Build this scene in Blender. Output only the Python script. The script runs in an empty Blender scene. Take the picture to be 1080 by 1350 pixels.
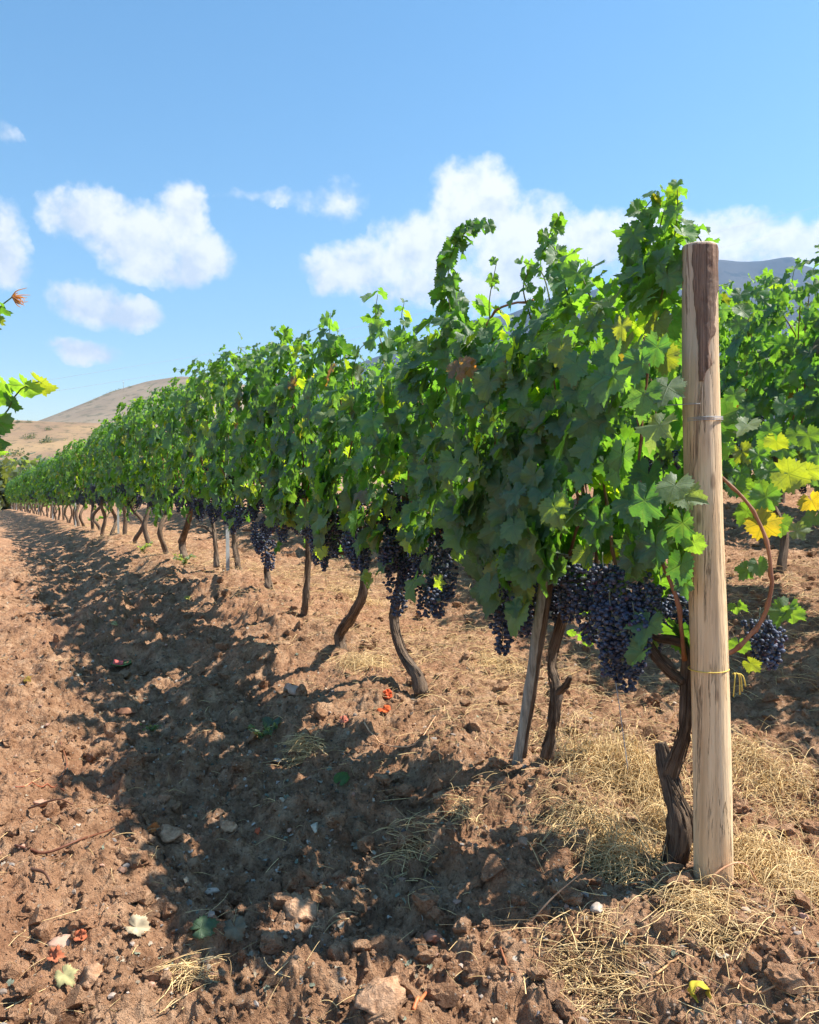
import bpy, math, random
import numpy as np
from mathutils import Vector, Matrix

# ------------------------------------------------------------------ camera, sky, sun, exposure
scene = bpy.context.scene
COL = scene.collection
R = math.radians
CAMZ = 1.0
PITCH = math.atan(35 / 1080)
cam = bpy.data.cameras.new('camera')
camo = bpy.data.objects.new('camera', cam)
COL.objects.link(camo)
scene.camera = camo
cam.sensor_fit = 'HORIZONTAL'
cam.angle = 2 * math.atan(0.5)
cam.clip_start = 0.02
cam.clip_end = 20000
camo.location = (0, 0, CAMZ)
camo.rotation_euler = (math.pi / 2 - PITCH, 0, 0)

SUN_EL = R(54)
SUN_AZ = math.atan2(1.0, 0.12)          # clockwise from +Y
scene.view_settings.view_transform = 'Standard'
scene.view_settings.look = 'None'
scene.view_settings.gamma = 1.0
scene.view_settings.exposure = 1.16
scene.cycles.max_bounces = 8
scene.cycles.transmission_bounces = 6
scene.cycles.diffuse_bounces = 4
scene.cycles.volume_bounces = 0
scene.cycles.caustics_reflective = False
scene.cycles.caustics_refractive = False

sun = bpy.data.lights.new('sun', 'SUN')
suno = bpy.data.objects.new('sun', sun)
COL.objects.link(suno)
sun.energy = 5.0
sun.angle = R(0.5)
sun.color = (1.0, 0.92, 0.80)
sdir = Vector((math.sin(SUN_AZ) * math.cos(SUN_EL), math.cos(SUN_AZ) * math.cos(SUN_EL), math.sin(SUN_EL)))
suno.rotation_euler = sdir.to_track_quat('Z', 'Y').to_euler()


class NT:
    """small helper round a node tree"""
    def __init__(s, tree):
        s.t = tree
        s.t.nodes.clear()

    def n(s, typ, ins=None, **kw):
        nd = s.t.nodes.new(typ)
        for k, v in kw.items():
            setattr(nd, k, v)
        if ins:
            for k, v in ins.items():
                s.put(nd.inputs[k], v)
        return nd

    def put(s, sock, v):
        if isinstance(v, bpy.types.Node):
            v = v.outputs[0]
        if isinstance(v, bpy.types.NodeSocket):
            s.t.links.new(v, sock)
        else:
            if sock.type == 'RGBA' and len(v) == 3:
                v = (*v, 1)
            sock.default_value = v

    def m(s, op, a, b=0.0, c=None, clamp=False):
        nd = s.n('ShaderNodeMath', operation=op, use_clamp=clamp)
        s.put(nd.inputs[0], a)
        s.put(nd.inputs[1], b)
        if c is not None:
            s.put(nd.inputs[2], c)
        return nd.outputs[0]

    def mix(s, f, a, b, blend='MIX'):
        nd = s.n('ShaderNodeMix', data_type='RGBA', blend_type=blend)
        s.put(nd.inputs[0], f)
        s.put(nd.inputs[6], a)
        s.put(nd.inputs[7], b)
        return nd.outputs[2]

    def ramp(s, f, stops, interp='LINEAR'):
        nd = s.n('ShaderNodeValToRGB')
        cr = nd.color_ramp
        cr.interpolation = interp
        while len(cr.elements) < len(stops):
            cr.elements.new(0.5)
        for e, (p, c) in zip(cr.elements, stops):
            e.position = p
            e.color = (*c, 1) if len(c) == 3 else c
        s.put(nd.inputs[0], f)
        return nd.outputs[0]

    def noise(s, vec, scale, detail=4, rough=0.55, dist=0.0):
        nd = s.n('ShaderNodeTexNoise', ins={'Scale': scale, 'Detail': detail, 'Roughness': rough, 'Distortion': dist})
        if vec is not None:
            s.put(nd.inputs['Vector'], vec)
        return nd.outputs[0]

    def sstep(s, v, a, b):
        nd = s.n('ShaderNodeMapRange', interpolation_type='SMOOTHSTEP', ins={'Value': v, 'From Min': a, 'From Max': b})
        return nd.outputs[0]


def px_ray(px, py):
    x = (px - 540) / 1080
    z = -(py - 675) / 1080
    c, s_ = math.cos(PITCH), math.sin(PITCH)
    return np.array([x, c + z * s_, z * c - s_])


world = bpy.data.worlds.new('World')
scene.world = world
world.use_nodes = True
w = NT(world.node_tree)
sky = w.n('ShaderNodeTexSky', sky_type='NISHITA', sun_disc=False, sun_elevation=SUN_EL, sun_rotation=SUN_AZ,
          air_density=1.25, dust_density=0.25, ozone_density=1.2, altitude=100)
tc = w.n('ShaderNodeTexCoord')
sep = w.n('ShaderNodeSeparateXYZ', ins={0: tc.outputs['Generated']})
az = w.m('ARCTAN2', sep.outputs[0], sep.outputs[1])
el = w.m('ARCSINE', sep.outputs[2])
comb = w.n('ShaderNodeCombineXYZ', ins={0: az, 1: el, 2: 0.0})
# heaped clouds: (photo direction of centre, half width, half height, strength)
CLOUDS = [
    (115, 285, 62, 36, 1.0), (185, 312, 80, 46, 1.0), (243, 285, 36, 50, 1.1), (262, 338, 48, 34, 1.0), (205, 345, 75, 28, .8),
    (118, 400, 50, 34, 1.0), (168, 408, 60, 26, .95), (90, 388, 28, 22, .7),
    (-5, 340, 46, 46, 1.0), (-20, 305, 50, 50, .9), (4, 175, 20, 14, .42),
    (108, 464, 46, 19, .85), (80, 456, 24, 12, .7),
    (630, 275, 74, 64, 1.15), (560, 330, 85, 56, 1.05), (690, 330, 80, 80, 1.1), (480, 350, 84, 42, .95), (440, 355, 45, 36, .8), (600, 380, 150, 34, .85),
    (780, 322, 80, 46, 1.0), (850, 310, 80, 40, .9), (960, 310, 90, 34, .9), (1060, 318, 110, 38, 1.0), (960, 345, 180, 26, .8),
    (450, 265, 46, 28, .48), (380, 265, 56, 15, .38), (320, 262, 42, 10, .34), (1250, 330, 160, 50, 1.0), (-300, 330, 160, 60, 1.0), (-420, 250, 80, 60, 1.0),
]
dn = w.n('ShaderNodeTexNoise', ins={'Vector': comb, 'Scale': 16.0, 'Detail': 6.0, 'Roughness': 0.62})
wv = w.n('ShaderNodeVectorMath', operation='SUBTRACT', ins={0: dn.outputs[1], 1: (0.5, 0.5, 0.5)})
wv = w.n('ShaderNodeVectorMath', operation='SCALE', ins={0: wv.outputs[0], 'Scale': 0.055})
wv = w.n('ShaderNodeVectorMath', operation='ADD', ins={0: comb.outputs[0], 1: wv.outputs[0]})


def cloud_field(vec):
    sp = w.n('ShaderNodeSeparateXYZ', ins={0: vec})
    tot = None
    for (px, py, hw, hh, st) in CLOUDS:
        r = px_ray(px, py)
        r = r / np.linalg.norm(r)
        a0, e0 = math.atan2(r[0], r[1]), math.asin(r[2])
        dx = w.m('MULTIPLY', w.m('SUBTRACT', sp.outputs[0], a0), 1080 / hw * (1 / (1 + .25 * 0)))
        dy = w.m('MULTIPLY', w.m('SUBTRACT', sp.outputs[1], e0), 1080 / hh)
        d2 = w.m('ADD', w.m('MULTIPLY', dx, dx), w.m('MULTIPLY', dy, dy))
        v = w.m('MULTIPLY', w.m('SUBTRACT', 1.0, d2, clamp=True), st)
        tot = v if tot is None else w.m('MAXIMUM', tot, v)
    return tot


f0 = cloud_field(wv.outputs[0])
fn = w.noise(comb, 27.0, 8, 0.6)
fn2 = w.noise(comb, 9.0, 5, 0.5)
dens = w.m('ADD', f0, w.m('MULTIPLY', w.m('SUBTRACT', fn, 0.5), 1.5))
dens = w.m('ADD', dens, w.m('MULTIPLY', w.m('SUBTRACT', fn2, 0.5), 0.5))
dens = w.m('MULTIPLY', dens, w.sstep(f0, 0.0, 0.12))
cmask = w.m('MULTIPLY', w.sstep(dens, 0.02, 0.82), 0.98)
# lit tops, greyer undersides: thickness of the cloud just above the looked-at point
up = w.n('ShaderNodeVectorMath', operation='ADD', ins={0: comb.outputs[0], 1: (0.012, 0.03, 0.0)})
fu = w.noise(up.outputs[0], 26.0, 6, 0.6)
dv = w.n('ShaderNodeVectorMath', operation='SUBTRACT', ins={0: wv.outputs[0], 1: (0.006, 0.022, 0.0)})
flow = cloud_field(dv.outputs[0])
shade = w.m('ADD', w.m('MULTIPLY', w.m('SUBTRACT', fn, fu), 3.0), w.m('ADD', w.m('MULTIPLY', w.m('SUBTRACT', flow, f0), 0.75), 0.82), clamp=True)
ccol = w.mix(shade, (0.70, 0.76, 0.81), (1.0, 1.0, 0.98))
hs = w.n('ShaderNodeHueSaturation', ins={'Hue': 0.492, 'Saturation': 1.24, 'Value': 1.0, 'Color': sky})
b1 = w.n('ShaderNodeBackground', ins={'Color': hs, 'Strength': 0.086})
b2 = w.n('ShaderNodeBackground', ins={'Color': ccol, 'Strength': 0.53})
ms = w.n('ShaderNodeMixShader', ins={0: cmask, 1: b1, 2: b2})
wo = w.n('ShaderNodeOutputWorld', ins={0: ms})

# ------------------------------------------------------------------ helpers
rng = np.random.default_rng(7)


def tag(o, label=None, cat=None, group=None, kind=None):
    if label: o['label'] = label
    if cat: o['category'] = cat
    if group: o['group'] = group
    if kind: o['kind'] = kind
    return o


def make_mesh(name, V, faces, mat=None, col=None, uv=None, smooth=True, parent=None, link=True):
    """V (n,3); faces: list of (m,k) int arrays"""
    me = bpy.data.meshes.new(name)
    V = np.asarray(V, dtype=np.float32)
    me.vertices.add(len(V))
    me.vertices.foreach_set('co', V.ravel())
    faces = [np.asarray(f, dtype=np.int32) for f in faces if len(f)]
    loops = np.concatenate([f.ravel() for f in faces])
    tot = np.concatenate([np.full(len(f), f.shape[1], dtype=np.int32) for f in faces])
    start = np.concatenate([[0], np.cumsum(tot)[:-1]]).astype(np.int32)
    me.loops.add(len(loops))
    me.loops.foreach_set('vertex_index', loops)
    me.polygons.add(len(tot))
    me.polygons.foreach_set('loop_start', start)
    me.polygons.foreach_set('loop_total', tot)
    me.polygons.foreach_set('use_smooth', np.full(len(tot), smooth, dtype=bool))
    me.update(calc_edges=True)
    if col is not None:
        a = me.attributes.new('Col', 'FLOAT_COLOR', 'POINT')
        c = np.ones((len(V), 4), dtype=np.float32)
        c[:, :3] = col
        a.data.foreach_set('color', c.ravel())
    if uv is not None:
        u = me.uv_layers.new(name='UVMap')
        u.data.foreach_set('uv', np.asarray(uv, dtype=np.float32)[loops].ravel())
    if mat: me.materials.append(mat)
    if not link: return me
    return link_mesh(name, me, parent)


def link_mesh(name, me, parent=None):
    o = bpy.data.objects.new(name, me)
    COL.objects.link(o)
    if parent is not None: o.parent = parent
    return o


def empty(name, loc, rz=0):
    o = bpy.data.objects.new(name, None)
    COL.objects.link(o)
    o.location = loc
    o.rotation_euler = (0, 0, rz)
    o.empty_display_size = 0.1
    return o


class Acc:
    """gathers pieces into one mesh"""
    def __init__(s):
        s.V, s.F, s.C, s.U, s.n = [], {}, [], [], 0

    def add(s, V, faces, col=(1, 1, 1), uv=None):
        V = np.asarray(V, float)
        for f in faces:
            f = np.asarray(f)
            if len(f): s.F.setdefault(f.shape[1], []).append(f + s.n)
        s.V.append(V)
        c = np.empty((len(V), 3)); c[:] = col
        s.C.append(c)
        s.U.append(np.zeros((len(V), 2)) if uv is None else uv)
        s.n += len(V)

    def build(s, name, mat, parent=None, smooth=True, link=True, xf=None):
        V = np.concatenate(s.V)
        if xf is not None: V = xf(V)
        return make_mesh(name, V, [np.concatenate(f) for f in s.F.values()], mat, np.concatenate(s.C), np.concatenate(s.U), smooth, parent, link)


def norm(v):
    v = np.asarray(v, float)
    return v / (np.linalg.norm(v, axis=-1, keepdims=True) + 1e-12)


def hash2(ix, iy, seed):
    h = (ix.astype(np.int64) * 374761393 + iy.astype(np.int64) * 668265263 + seed * 982451653) & 0xFFFFFFFF
    h = ((h ^ (h >> 13)) * 1274126177) & 0xFFFFFFFF
    h = ((h ^ (h >> 16)) * 2246822519) & 0xFFFFFFFF
    h = h ^ (h >> 15)
    return (h & 0xFFFFFF) / float(0x1000000)


def vnoise(x, y, seed=0):
    ix, iy = np.floor(x), np.floor(y)
    fx, fy = x - ix, y - iy
    fx, fy = fx * fx * fx * (fx * (fx * 6 - 15) + 10), fy * fy * fy * (fy * (fy * 6 - 15) + 10)
    ix, iy = ix.astype(np.int64), iy.astype(np.int64)
    a, b = hash2(ix, iy, seed), hash2(ix + 1, iy, seed)
    c, d = hash2(ix, iy + 1, seed), hash2(ix + 1, iy + 1, seed)
    return (a + (b - a) * fx) * (1 - fy) + (c + (d - c) * fx) * fy - 0.5


def fbm(x, y, oct=4, seed=0, gain=0.5):
    t, a = 0, 1.0
    for k in range(oct):
        t = t + a * vnoise(x * 2 ** k + 17.3 * k, y * 2 ** k - 9.1 * k, seed + k)
        a *= gain
    return t


def lumps(x, y, cell, seed, frac=0.7):
    """rounded clod-shaped bumps, one at most per cell"""
    gx, gy = x / cell, y / cell
    ix, iy = np.floor(gx).astype(np.int64), np.floor(gy).astype(np.int64)
    best = np.zeros_like(x)
    for dx in (-1, 0, 1):
        for dy in (-1, 0, 1):
            cx, cy = ix + dx, iy + dy
            ox, oy = hash2(cx, cy, seed), hash2(cx, cy, seed + 1)
            rr = 0.28 + 0.42 * hash2(cx, cy, seed + 2)
            on = hash2(cx, cy, seed + 3) < frac
            an = hash2(cx, cy, seed + 4) * 3.14
            ex, ey = gx - cx - ox, gy - cy - oy
            ca, sa = np.cos(an), np.sin(an)
            qx, qy = ex * ca + ey * sa, (-ex * sa + ey * ca) * 1.35
            d = (qx * qx + qy * qy) / (rr * rr)
            h = np.sqrt(np.clip(1 - d, 0, 1)) * rr * on
            best = np.maximum(best, h)
    return best


# ------------------------------------------------------------------ row frame and ground shape
P0 = np.array([0.76, 2.05])
D = np.array([-0.4664, 0.8846])           # along the rows, away from the camera
N = np.array([0.8846, 0.4664])            # across, to the right
RZ = math.atan2(D[1], D[0])
_ps = [-30, -4, -1.5, 0, .3, .65, 1.5, 2.4, 2.95, 3.5, 4.2, 6, 10.6, 23, 49, 90, 140, 3000]
_pz = [-1.3, -1.15, -1.10, -1.025, -.975, -.875, -.845, -.815, -.755, -.675, -.645, -.655, -.68, -.83, -1.30, -2.6, -4.0, -30]
_us = [-60, -8, -4.6, -2.9, -2.3, -1.6, -1.05, -.7, -.4, -.18, .15, .9, 1.5, 2.1, 2.5, 3.4, 4.4, 4.8, 8, 20, 60]
_uz = [-1.5, -.5, -.3, -.2, -.12, -.15, -.20, -.17, -.085, -.01, 0, .0, .10, .33, .36, .36, .55, .57, .8, 1.3, 1.6]


def smoothed(xs, ys):
    gx = np.concatenate([np.arange(-30, 60, .1), np.arange(60, 3000, 10)])
    gy = np.interp(gx, xs, ys)
    k = np.ones(5) / 5
    g2 = np.convolve(np.pad(gy[:900], 2, mode='edge'), k, 'valid')
    gy[:900] = g2
    return gx, gy


_SX, _SY = smoothed(_ps, _pz)
_UX, _UY = smoothed(_us, _uz)


def to_su(x, y):
    rx, ry = x - P0[0], y - P0[1]
    return rx * D[0] + ry * D[1], rx * N[0] + ry * N[1]


def from_su(s, u):
    return P0[0] + s * D[0] + u * N[0], P0[1] + s * D[1] + u * N[1]


def H0(x, y):
    s, u = to_su(x, y)
    fade = 1 - np.clip((s - 12) / 35, 0, 1) * 0.5
    return CAMZ + np.interp(s, _SX, _SY) + np.interp(u, _UX, _UY) * fade


def relief(x, y):
    s, u = to_su(x, y)
    dist = np.hypot(x, y)
    near = np.clip(1.6 - dist / 14, 0.15, 1)
    furrow = np.exp(-((u + .85) / .55) ** 2)
    rough = .55 + .6 * furrow + .35 * np.clip(-s / 1.0, 0, 1) + .25 * np.exp(-((u - 1.2) / .5) ** 2)
    rough *= np.where(u < -1.9, .55, 1)
    wx, wy = x + .05 * fbm(x * 14, y * 14, 3, 71), y + .05 * fbm(x * 14, y * 14, 3, 72)
    h = fbm(x * 1.6, y * 1.6, 3, 11) * .10 * near
    h += fbm(x * 7, y * 7, 4, 21) * .040 * rough * near
    h += fbm(s * 1.3, u * 5.5, 3, 25) * .075 * np.clip(1.3 - np.abs(u + .9), 0, 1) * near
    big = np.clip(vnoise(x * 1.7, y * 1.7, 91) * 2.2 + .5, 0.1, 1)
    h += lumps(wx, wy, .16, 31, .40) * .062 * rough * near * big
    h += lumps(wx, wy, .070, 41, .6) * .030 * rough * near * big
    h += lumps(wx, wy, .031, 51, .7) * .0155 * rough * near
    h += lumps(wx, wy, .014, 61, .65) * .0085 * near
    h += fbm(x * 26, y * 26, 2, 77) * .012 * near
    h += fbm(x * 70, y * 70, 2, 81) * .013 * near
    # small heap of soil round the foot of each row
    h += .03 * np.exp(-(u / .22) ** 2) * np.clip(vnoise(s * 2.4, s * 0, 5) + .4, 0, 1)
    return h - .02


def H(x, y):
    x, y = np.asarray(x, float), np.asarray(y, float)
    return H0(x, y) + relief(x, y)


def Hs(x, y):
    return float(H(np.array([x]), np.array([y]))[0])


def at(px, py, Y):
    r = px_ray(px, py)
    k = Y / r[1]
    return np.array([r[0] * k, Y, CAMZ + r[2] * k])


def Wp(px, py, u=0.0):
    """the point seen at a photo position that lies on the upright plane u across the rows"""
    r = px_ray(px, py)
    k = (u + P0 @ N) / (r[:2] @ N)
    return np.array([r[0] * k, r[1] * k, CAMZ + r[2] * k])


def Gp(px, py):
    r = px_ray(px, py)
    k = 0.8 * 1.004 ** np.arange(1500)
    below = CAMZ + r[2] * k < H(r[0] * k, r[1] * k)
    k = k[int(np.argmax(below))]
    return np.array([r[0] * k, r[1] * k, Hs(r[0] * k, r[1] * k)])


# ------------------------------------------------------------------ materials
def mat(name):
    m = bpy.data.materials.new(name)
    m.use_nodes = True
    return m, NT(m.node_tree)


def finish(nt, shader, disp=None):
    nt.n('ShaderNodeOutputMaterial', ins={0: shader})


def pbsdf(nt, col, rough=0.6, spec=0.5, normal=None, **kw):
    ins = {'Base Color': col, 'Roughness': rough, 'Specular IOR Level': spec}
    if normal is not None: ins['Normal'] = normal
    ins.update(kw)
    return nt.n('ShaderNodeBsdfPrincipled', ins=ins)


def bump(nt, h, strength=0.5, dist=0.01, normal=None):
    ins = {'Height': h, 'Strength': strength, 'Distance': dist}
    if normal is not None: ins['Normal'] = normal
    return nt.n('ShaderNodeBump', ins=ins).outputs[0]


def soil_material():
    m, t = mat('soil')
    c = t.n('ShaderNodeTexCoord').outputs['Object']
    n1 = t.noise(c, 1.3, 6, .6)
    n2 = t.noise(c, 14, 6, .65)
    n3 = t.noise(c, 90, 5, .65)
    n4 = t.noise(c, 330, 3, .6)
    base = t.ramp(n2, [(.34, (.205, .108, .060)), (.5, (.42, .240, .138)), (.66, (.62, .40, .25))])
    red = t.mix(t.sstep(n1, .42, .68), base, (.50, .25, .14))
    base = t.mix(.45, base, red)
    base = t.mix(t.m('MULTIPLY', t.sstep(n3, .56, .7), .55), base, (.52, .37, .26))
    base = t.mix(t.m('MULTIPLY', t.sstep(n3, .46, .36), .65), base, (.15, .082, .048))
    v = t.n('ShaderNodeTexVoronoi', ins={'Vector': c, 'Scale': 70.0, 'Randomness': 1.0})
    chip = t.m('MULTIPLY', t.sstep(v.outputs['Distance'], .26, .16), t.sstep(t.n('ShaderNodeSeparateColor', ins={0: v.outputs['Color']}).outputs[0], .86, .9))
    base = t.mix(t.m('MULTIPLY', chip, .8), base, (.55, .46, .36))
    h = t.m('ADD', t.m('MULTIPLY', n3, 1.0), t.m('MULTIPLY', n4, .45))
    finish(t, pbsdf(t, base, .95, .15, bump(t, h, 1.0, .022)))
    return m


def simple(name, c1, c2, scale, rough=.8, spec=.3, bs=.5, bd=.004, stretch=None, use_col=False):
    m, t = mat(name)
    c = t.n('ShaderNodeTexCoord').outputs['Object']
    if stretch:
        c = t.n('ShaderNodeMapping', ins={'Vector': c, 'Scale': stretch}).outputs[0]
    n = t.noise(c, scale, 6, .62)
    col = t.ramp(n, [(.3, c1), (.7, c2)])
    if use_col:
        a = t.n('ShaderNodeAttribute', attribute_name='Col')
        col = t.mix(1.0, col, a.outputs[0], 'MULTIPLY')
    finish(t, pbsdf(t, col, rough, spec, bump(t, n, bs, bd)))
    return m


def leaf_material(name='vine_leaf', trans=.47):
    m, t = mat(name)
    a = t.n('ShaderNodeAttribute', attribute_name='Col').outputs[0]
    uv = t.n('ShaderNodeUVMap').outputs[0]
    sp = t.n('ShaderNodeSeparateXYZ', ins={0: uv})
    ang = t.m('ARCTAN2', sp.outputs[0], sp.outputs[1])
    q = t.m('DIVIDE', ang, R(57))
    fr = t.m('ABSOLUTE', t.m('SUBTRACT', q, t.m('ROUND', q)))
    rad = t.n('ShaderNodeVectorMath', operation='LENGTH', ins={0: uv}).outputs['Value']
    vein = t.sstep(t.m('MULTIPLY', fr, rad), .030, .008)
    # side veins
    w1 = t.m('SINE', t.m('ADD', t.m('MULTIPLY', rad, 34), t.m('MULTIPLY', fr, -16)))
    side = t.m('MULTIPLY', t.sstep(w1, .86, 1.0), .5)
    vv = t.m('MAXIMUM', vein, side)
    c = t.n('ShaderNodeTexCoord').outputs['Object']
    nz = t.noise(c, 38, 4, .6)
    col = t.mix(t.sstep(nz, .35, .7), a, t.mix(1.0, a, (1.25, 1.18, 1.2), 'MULTIPLY'))
    col = t.mix(t.m('MULTIPLY', vv, .20), col, (.16, .24, .09))
    col = t.mix(t.m('MULTIPLY', t.sstep(t.noise(c, 17, 5, .65), .50, .64), .22), col, (.15, .22, .13))
    geo = t.n('ShaderNodeNewGeometry')
    under = t.mix(.5, col, (.17, .24, .17))
    col2 = t.mix(geo.outputs['Backfacing'], col, under)
    hb = t.m('ADD', t.m('MULTIPLY', vv, -.8), t.m('MULTIPLY', t.noise(c, 60, 3, .5), 1.3))
    nrm = bump(t, hb, .45, .004)
    rough = t.m('ADD', .38, t.m('MULTIPLY', nz, .3))
    p = pbsdf(t, col2, rough, .55, nrm)
    tcol = t.mix(1.0, col, (3.8, 3.5, .65), 'MULTIPLY')
    tcol = t.mix(t.m('MULTIPLY', vv, .5), tcol, t.mix(1.0, tcol, (.5, .5, .5), 'MULTIPLY'))
    tr = t.n('ShaderNodeBsdfTranslucent', ins={'Color': tcol, 'Normal': nrm})
    finish(t, t.n('ShaderNodeMixShader', ins={0: trans, 1: p, 2: tr}))
    return m


def berry_material():
    m, t = mat('grape_skin')
    a = t.n('ShaderNodeAttribute', attribute_name='Col').outputs[0]
    c = t.n('ShaderNodeTexCoord').outputs['Object']
    n = t.noise(c, 95, 4, .6)
    bloom = t.mix(t.m('MULTIPLY', t.sstep(n, .36, .64), .6), a, (.13, .175, .28))
    rough = t.m('ADD', .36, t.m('MULTIPLY', n, .4))
    finish(t, pbsdf(t, bloom, rough, .4))
    return m


def bark_material(name='vine_bark', c1=(.055, .034, .025), c2=(.32, .235, .17), scale=26):
    m, t = mat(name)
    c = t.n('ShaderNodeUVMap').outputs[0]
    mp = t.n('ShaderNodeMapping', ins={'Vector': c, 'Scale': (9.0, 5.0, 1.0)}).outputs[0]
    n = t.noise(mp, 2.2, 8, .7, 1.2)
    n2 = t.noise(t.n('ShaderNodeTexCoord').outputs['Object'], 9, 3)
    col = t.ramp(n, [(.38, c1), (.52, tuple((a + b) / 2 for a, b in zip(c1, c2))), (.63, c2)])
    col = t.mix(t.m('MULTIPLY', t.sstep(n2, .48, .62), .4), col, (.30, .24, .19))
    finish(t, pbsdf(t, col, .9, .2, bump(t, n, 1.0, .012)))
    return m


def wood_material():
    m, t = mat('debarked_wood')
    c = t.n('ShaderNodeTexCoord').outputs['Object']
    mp = t.n('ShaderNodeMapping', ins={'Vector': c, 'Scale': (38.0, 38.0, 1.3)}).outputs[0]
    n = t.noise(mp, 1.0, 7, .62, .5)
    big = t.noise(t.n('ShaderNodeMapping', ins={'Vector': c, 'Scale': (9.0, 9.0, 2.0)}).outputs[0], 1.0, 5, .6)
    fine = t.noise(t.n('ShaderNodeMapping', ins={'Vector': c, 'Scale': (260.0, 260.0, 6.0)}).outputs[0], 1.0, 4, .6)
    col = t.ramp(n, [(.25, (.50, .33, .18)), (.48, (.76, .55, .33)), (.75, (.87, .68, .44))])
    col = t.mix(t.m('MULTIPLY', t.sstep(big, .50, .62), .6), col, (.50, .29, .15))
    z = t.n('ShaderNodeSeparateXYZ', ins={0: c}).outputs[2]
    grey = t.m('MULTIPLY', t.sstep(z, .85, 1.5), t.sstep(t.m('ADD', t.m('MULTIPLY', t.n('ShaderNodeSeparateXYZ', ins={0: c}).outputs[0], -9.0), big), .3, .8))
    col = t.mix(t.m('MULTIPLY', grey, .65), col, (.46, .40, .34))
    sx = t.n('ShaderNodeSeparateXYZ', ins={0: c})
    qd = t.m('ADD', t.m('MULTIPLY', sx.outputs[0], .94), t.m('MULTIPLY', sx.outputs[1], -.35))
    stain = t.m('MULTIPLY', t.sstep(t.m('ADD', qd, t.m('MULTIPLY', big, .05)), .025, .045), t.sstep(t.m('ADD', z, t.m('MULTIPLY', n, .3)), 1.1, 1.35))
    col = t.mix(t.m('MULTIPLY', stain, .75), col, (.42, .20, .11))
    crack = t.m('MULTIPLY', t.sstep(t.m('ABSOLUTE', t.m('SUBTRACT', n, .5)), .012, .003), t.sstep(big, .40, .50))
    col = t.mix(t.m('MULTIPLY', crack, .7), col, (.17, .09, .05))
    dark = t.m('MULTIPLY', t.sstep(fine, .54, .64), .26)
    col = t.mix(dark, col, (.20, .11, .06))
    knots = t.n('ShaderNodeTexVoronoi', ins={'Vector': t.n('ShaderNodeMapping', ins={'Vector': c, 'Scale': (22.0, 22.0, 7.0)}).outputs[0], 'Scale': 1.0})
    kk = t.m('MULTIPLY', t.sstep(knots.outputs['Distance'], .2, .1), t.sstep(t.n('ShaderNodeSeparateColor', ins={0: knots.outputs['Color']}).outputs[0], .55, .6))
    col = t.mix(t.m('MULTIPLY', kk, .6), col, (.17, .09, .05))
    col = t.mix(t.sstep(z, .10, .0), col, (.24, .15, .09))
    hh = t.m('SUBTRACT', t.m('ADD', n, t.m('MULTIPLY', fine, .5)), t.m('MULTIPLY', crack, .6))
    finish(t, pbsdf(t, col, .75, .3, bump(t, hh, .9, .005)))
    return m


M = {}
M['soil'] = soil_material()
M['clod'] = simple('soil_clod', (.27, .145, .08), (.64, .40, .25), 70, .95, .1, 1.0, .010, use_col=True)
M['stone'] = simple('stone', (.26, .19, .15), (.56, .46, .38), 22, .85, .3, .7, .004, use_col=True)
M['straw'] = simple('straw', (.72, .49, .20), (.96, .76, .42), 30, .6, .4, .2, .001, use_col=True)
M['litter'] = simple('litter', (.5, .5, .5), (1, 1, 1), 40, .85, .2, .3, .002, use_col=True)
M['leaf'] = leaf_material()
M['berry'] = berry_material()
M['bark'] = bark_material()
M['cane'] = simple('vine_cane', (.17, .065, .035), (.36, .17, .09), 40, .55, .4, .4, .002, stretch=(1, 1, .15), use_col=True)
M['wood'] = wood_material()
M['pole_bark'] = bark_material('pole_bark', (.14, .085, .06), (.50, .33, .24))
M['stake'] = simple('weathered_stake', (.15, .145, .125), (.42, .41, .36), 9, .85, .2, .7, .004, stretch=(12, 12, .8))
M['metal'] = simple('galvanised_steel', (.30, .33, .34), (.48, .52, .53), 20, .45, .5, .1, .001)
M['wire'] = simple('wire', (.28, .29, .31), (.42, .43, .45), 30, .4, .6, .1, .001)
M['twine'] = simple('twine', (.62, .42, .06), (.85, .68, .16), 60, .6, .3, .2, .001)


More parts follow.
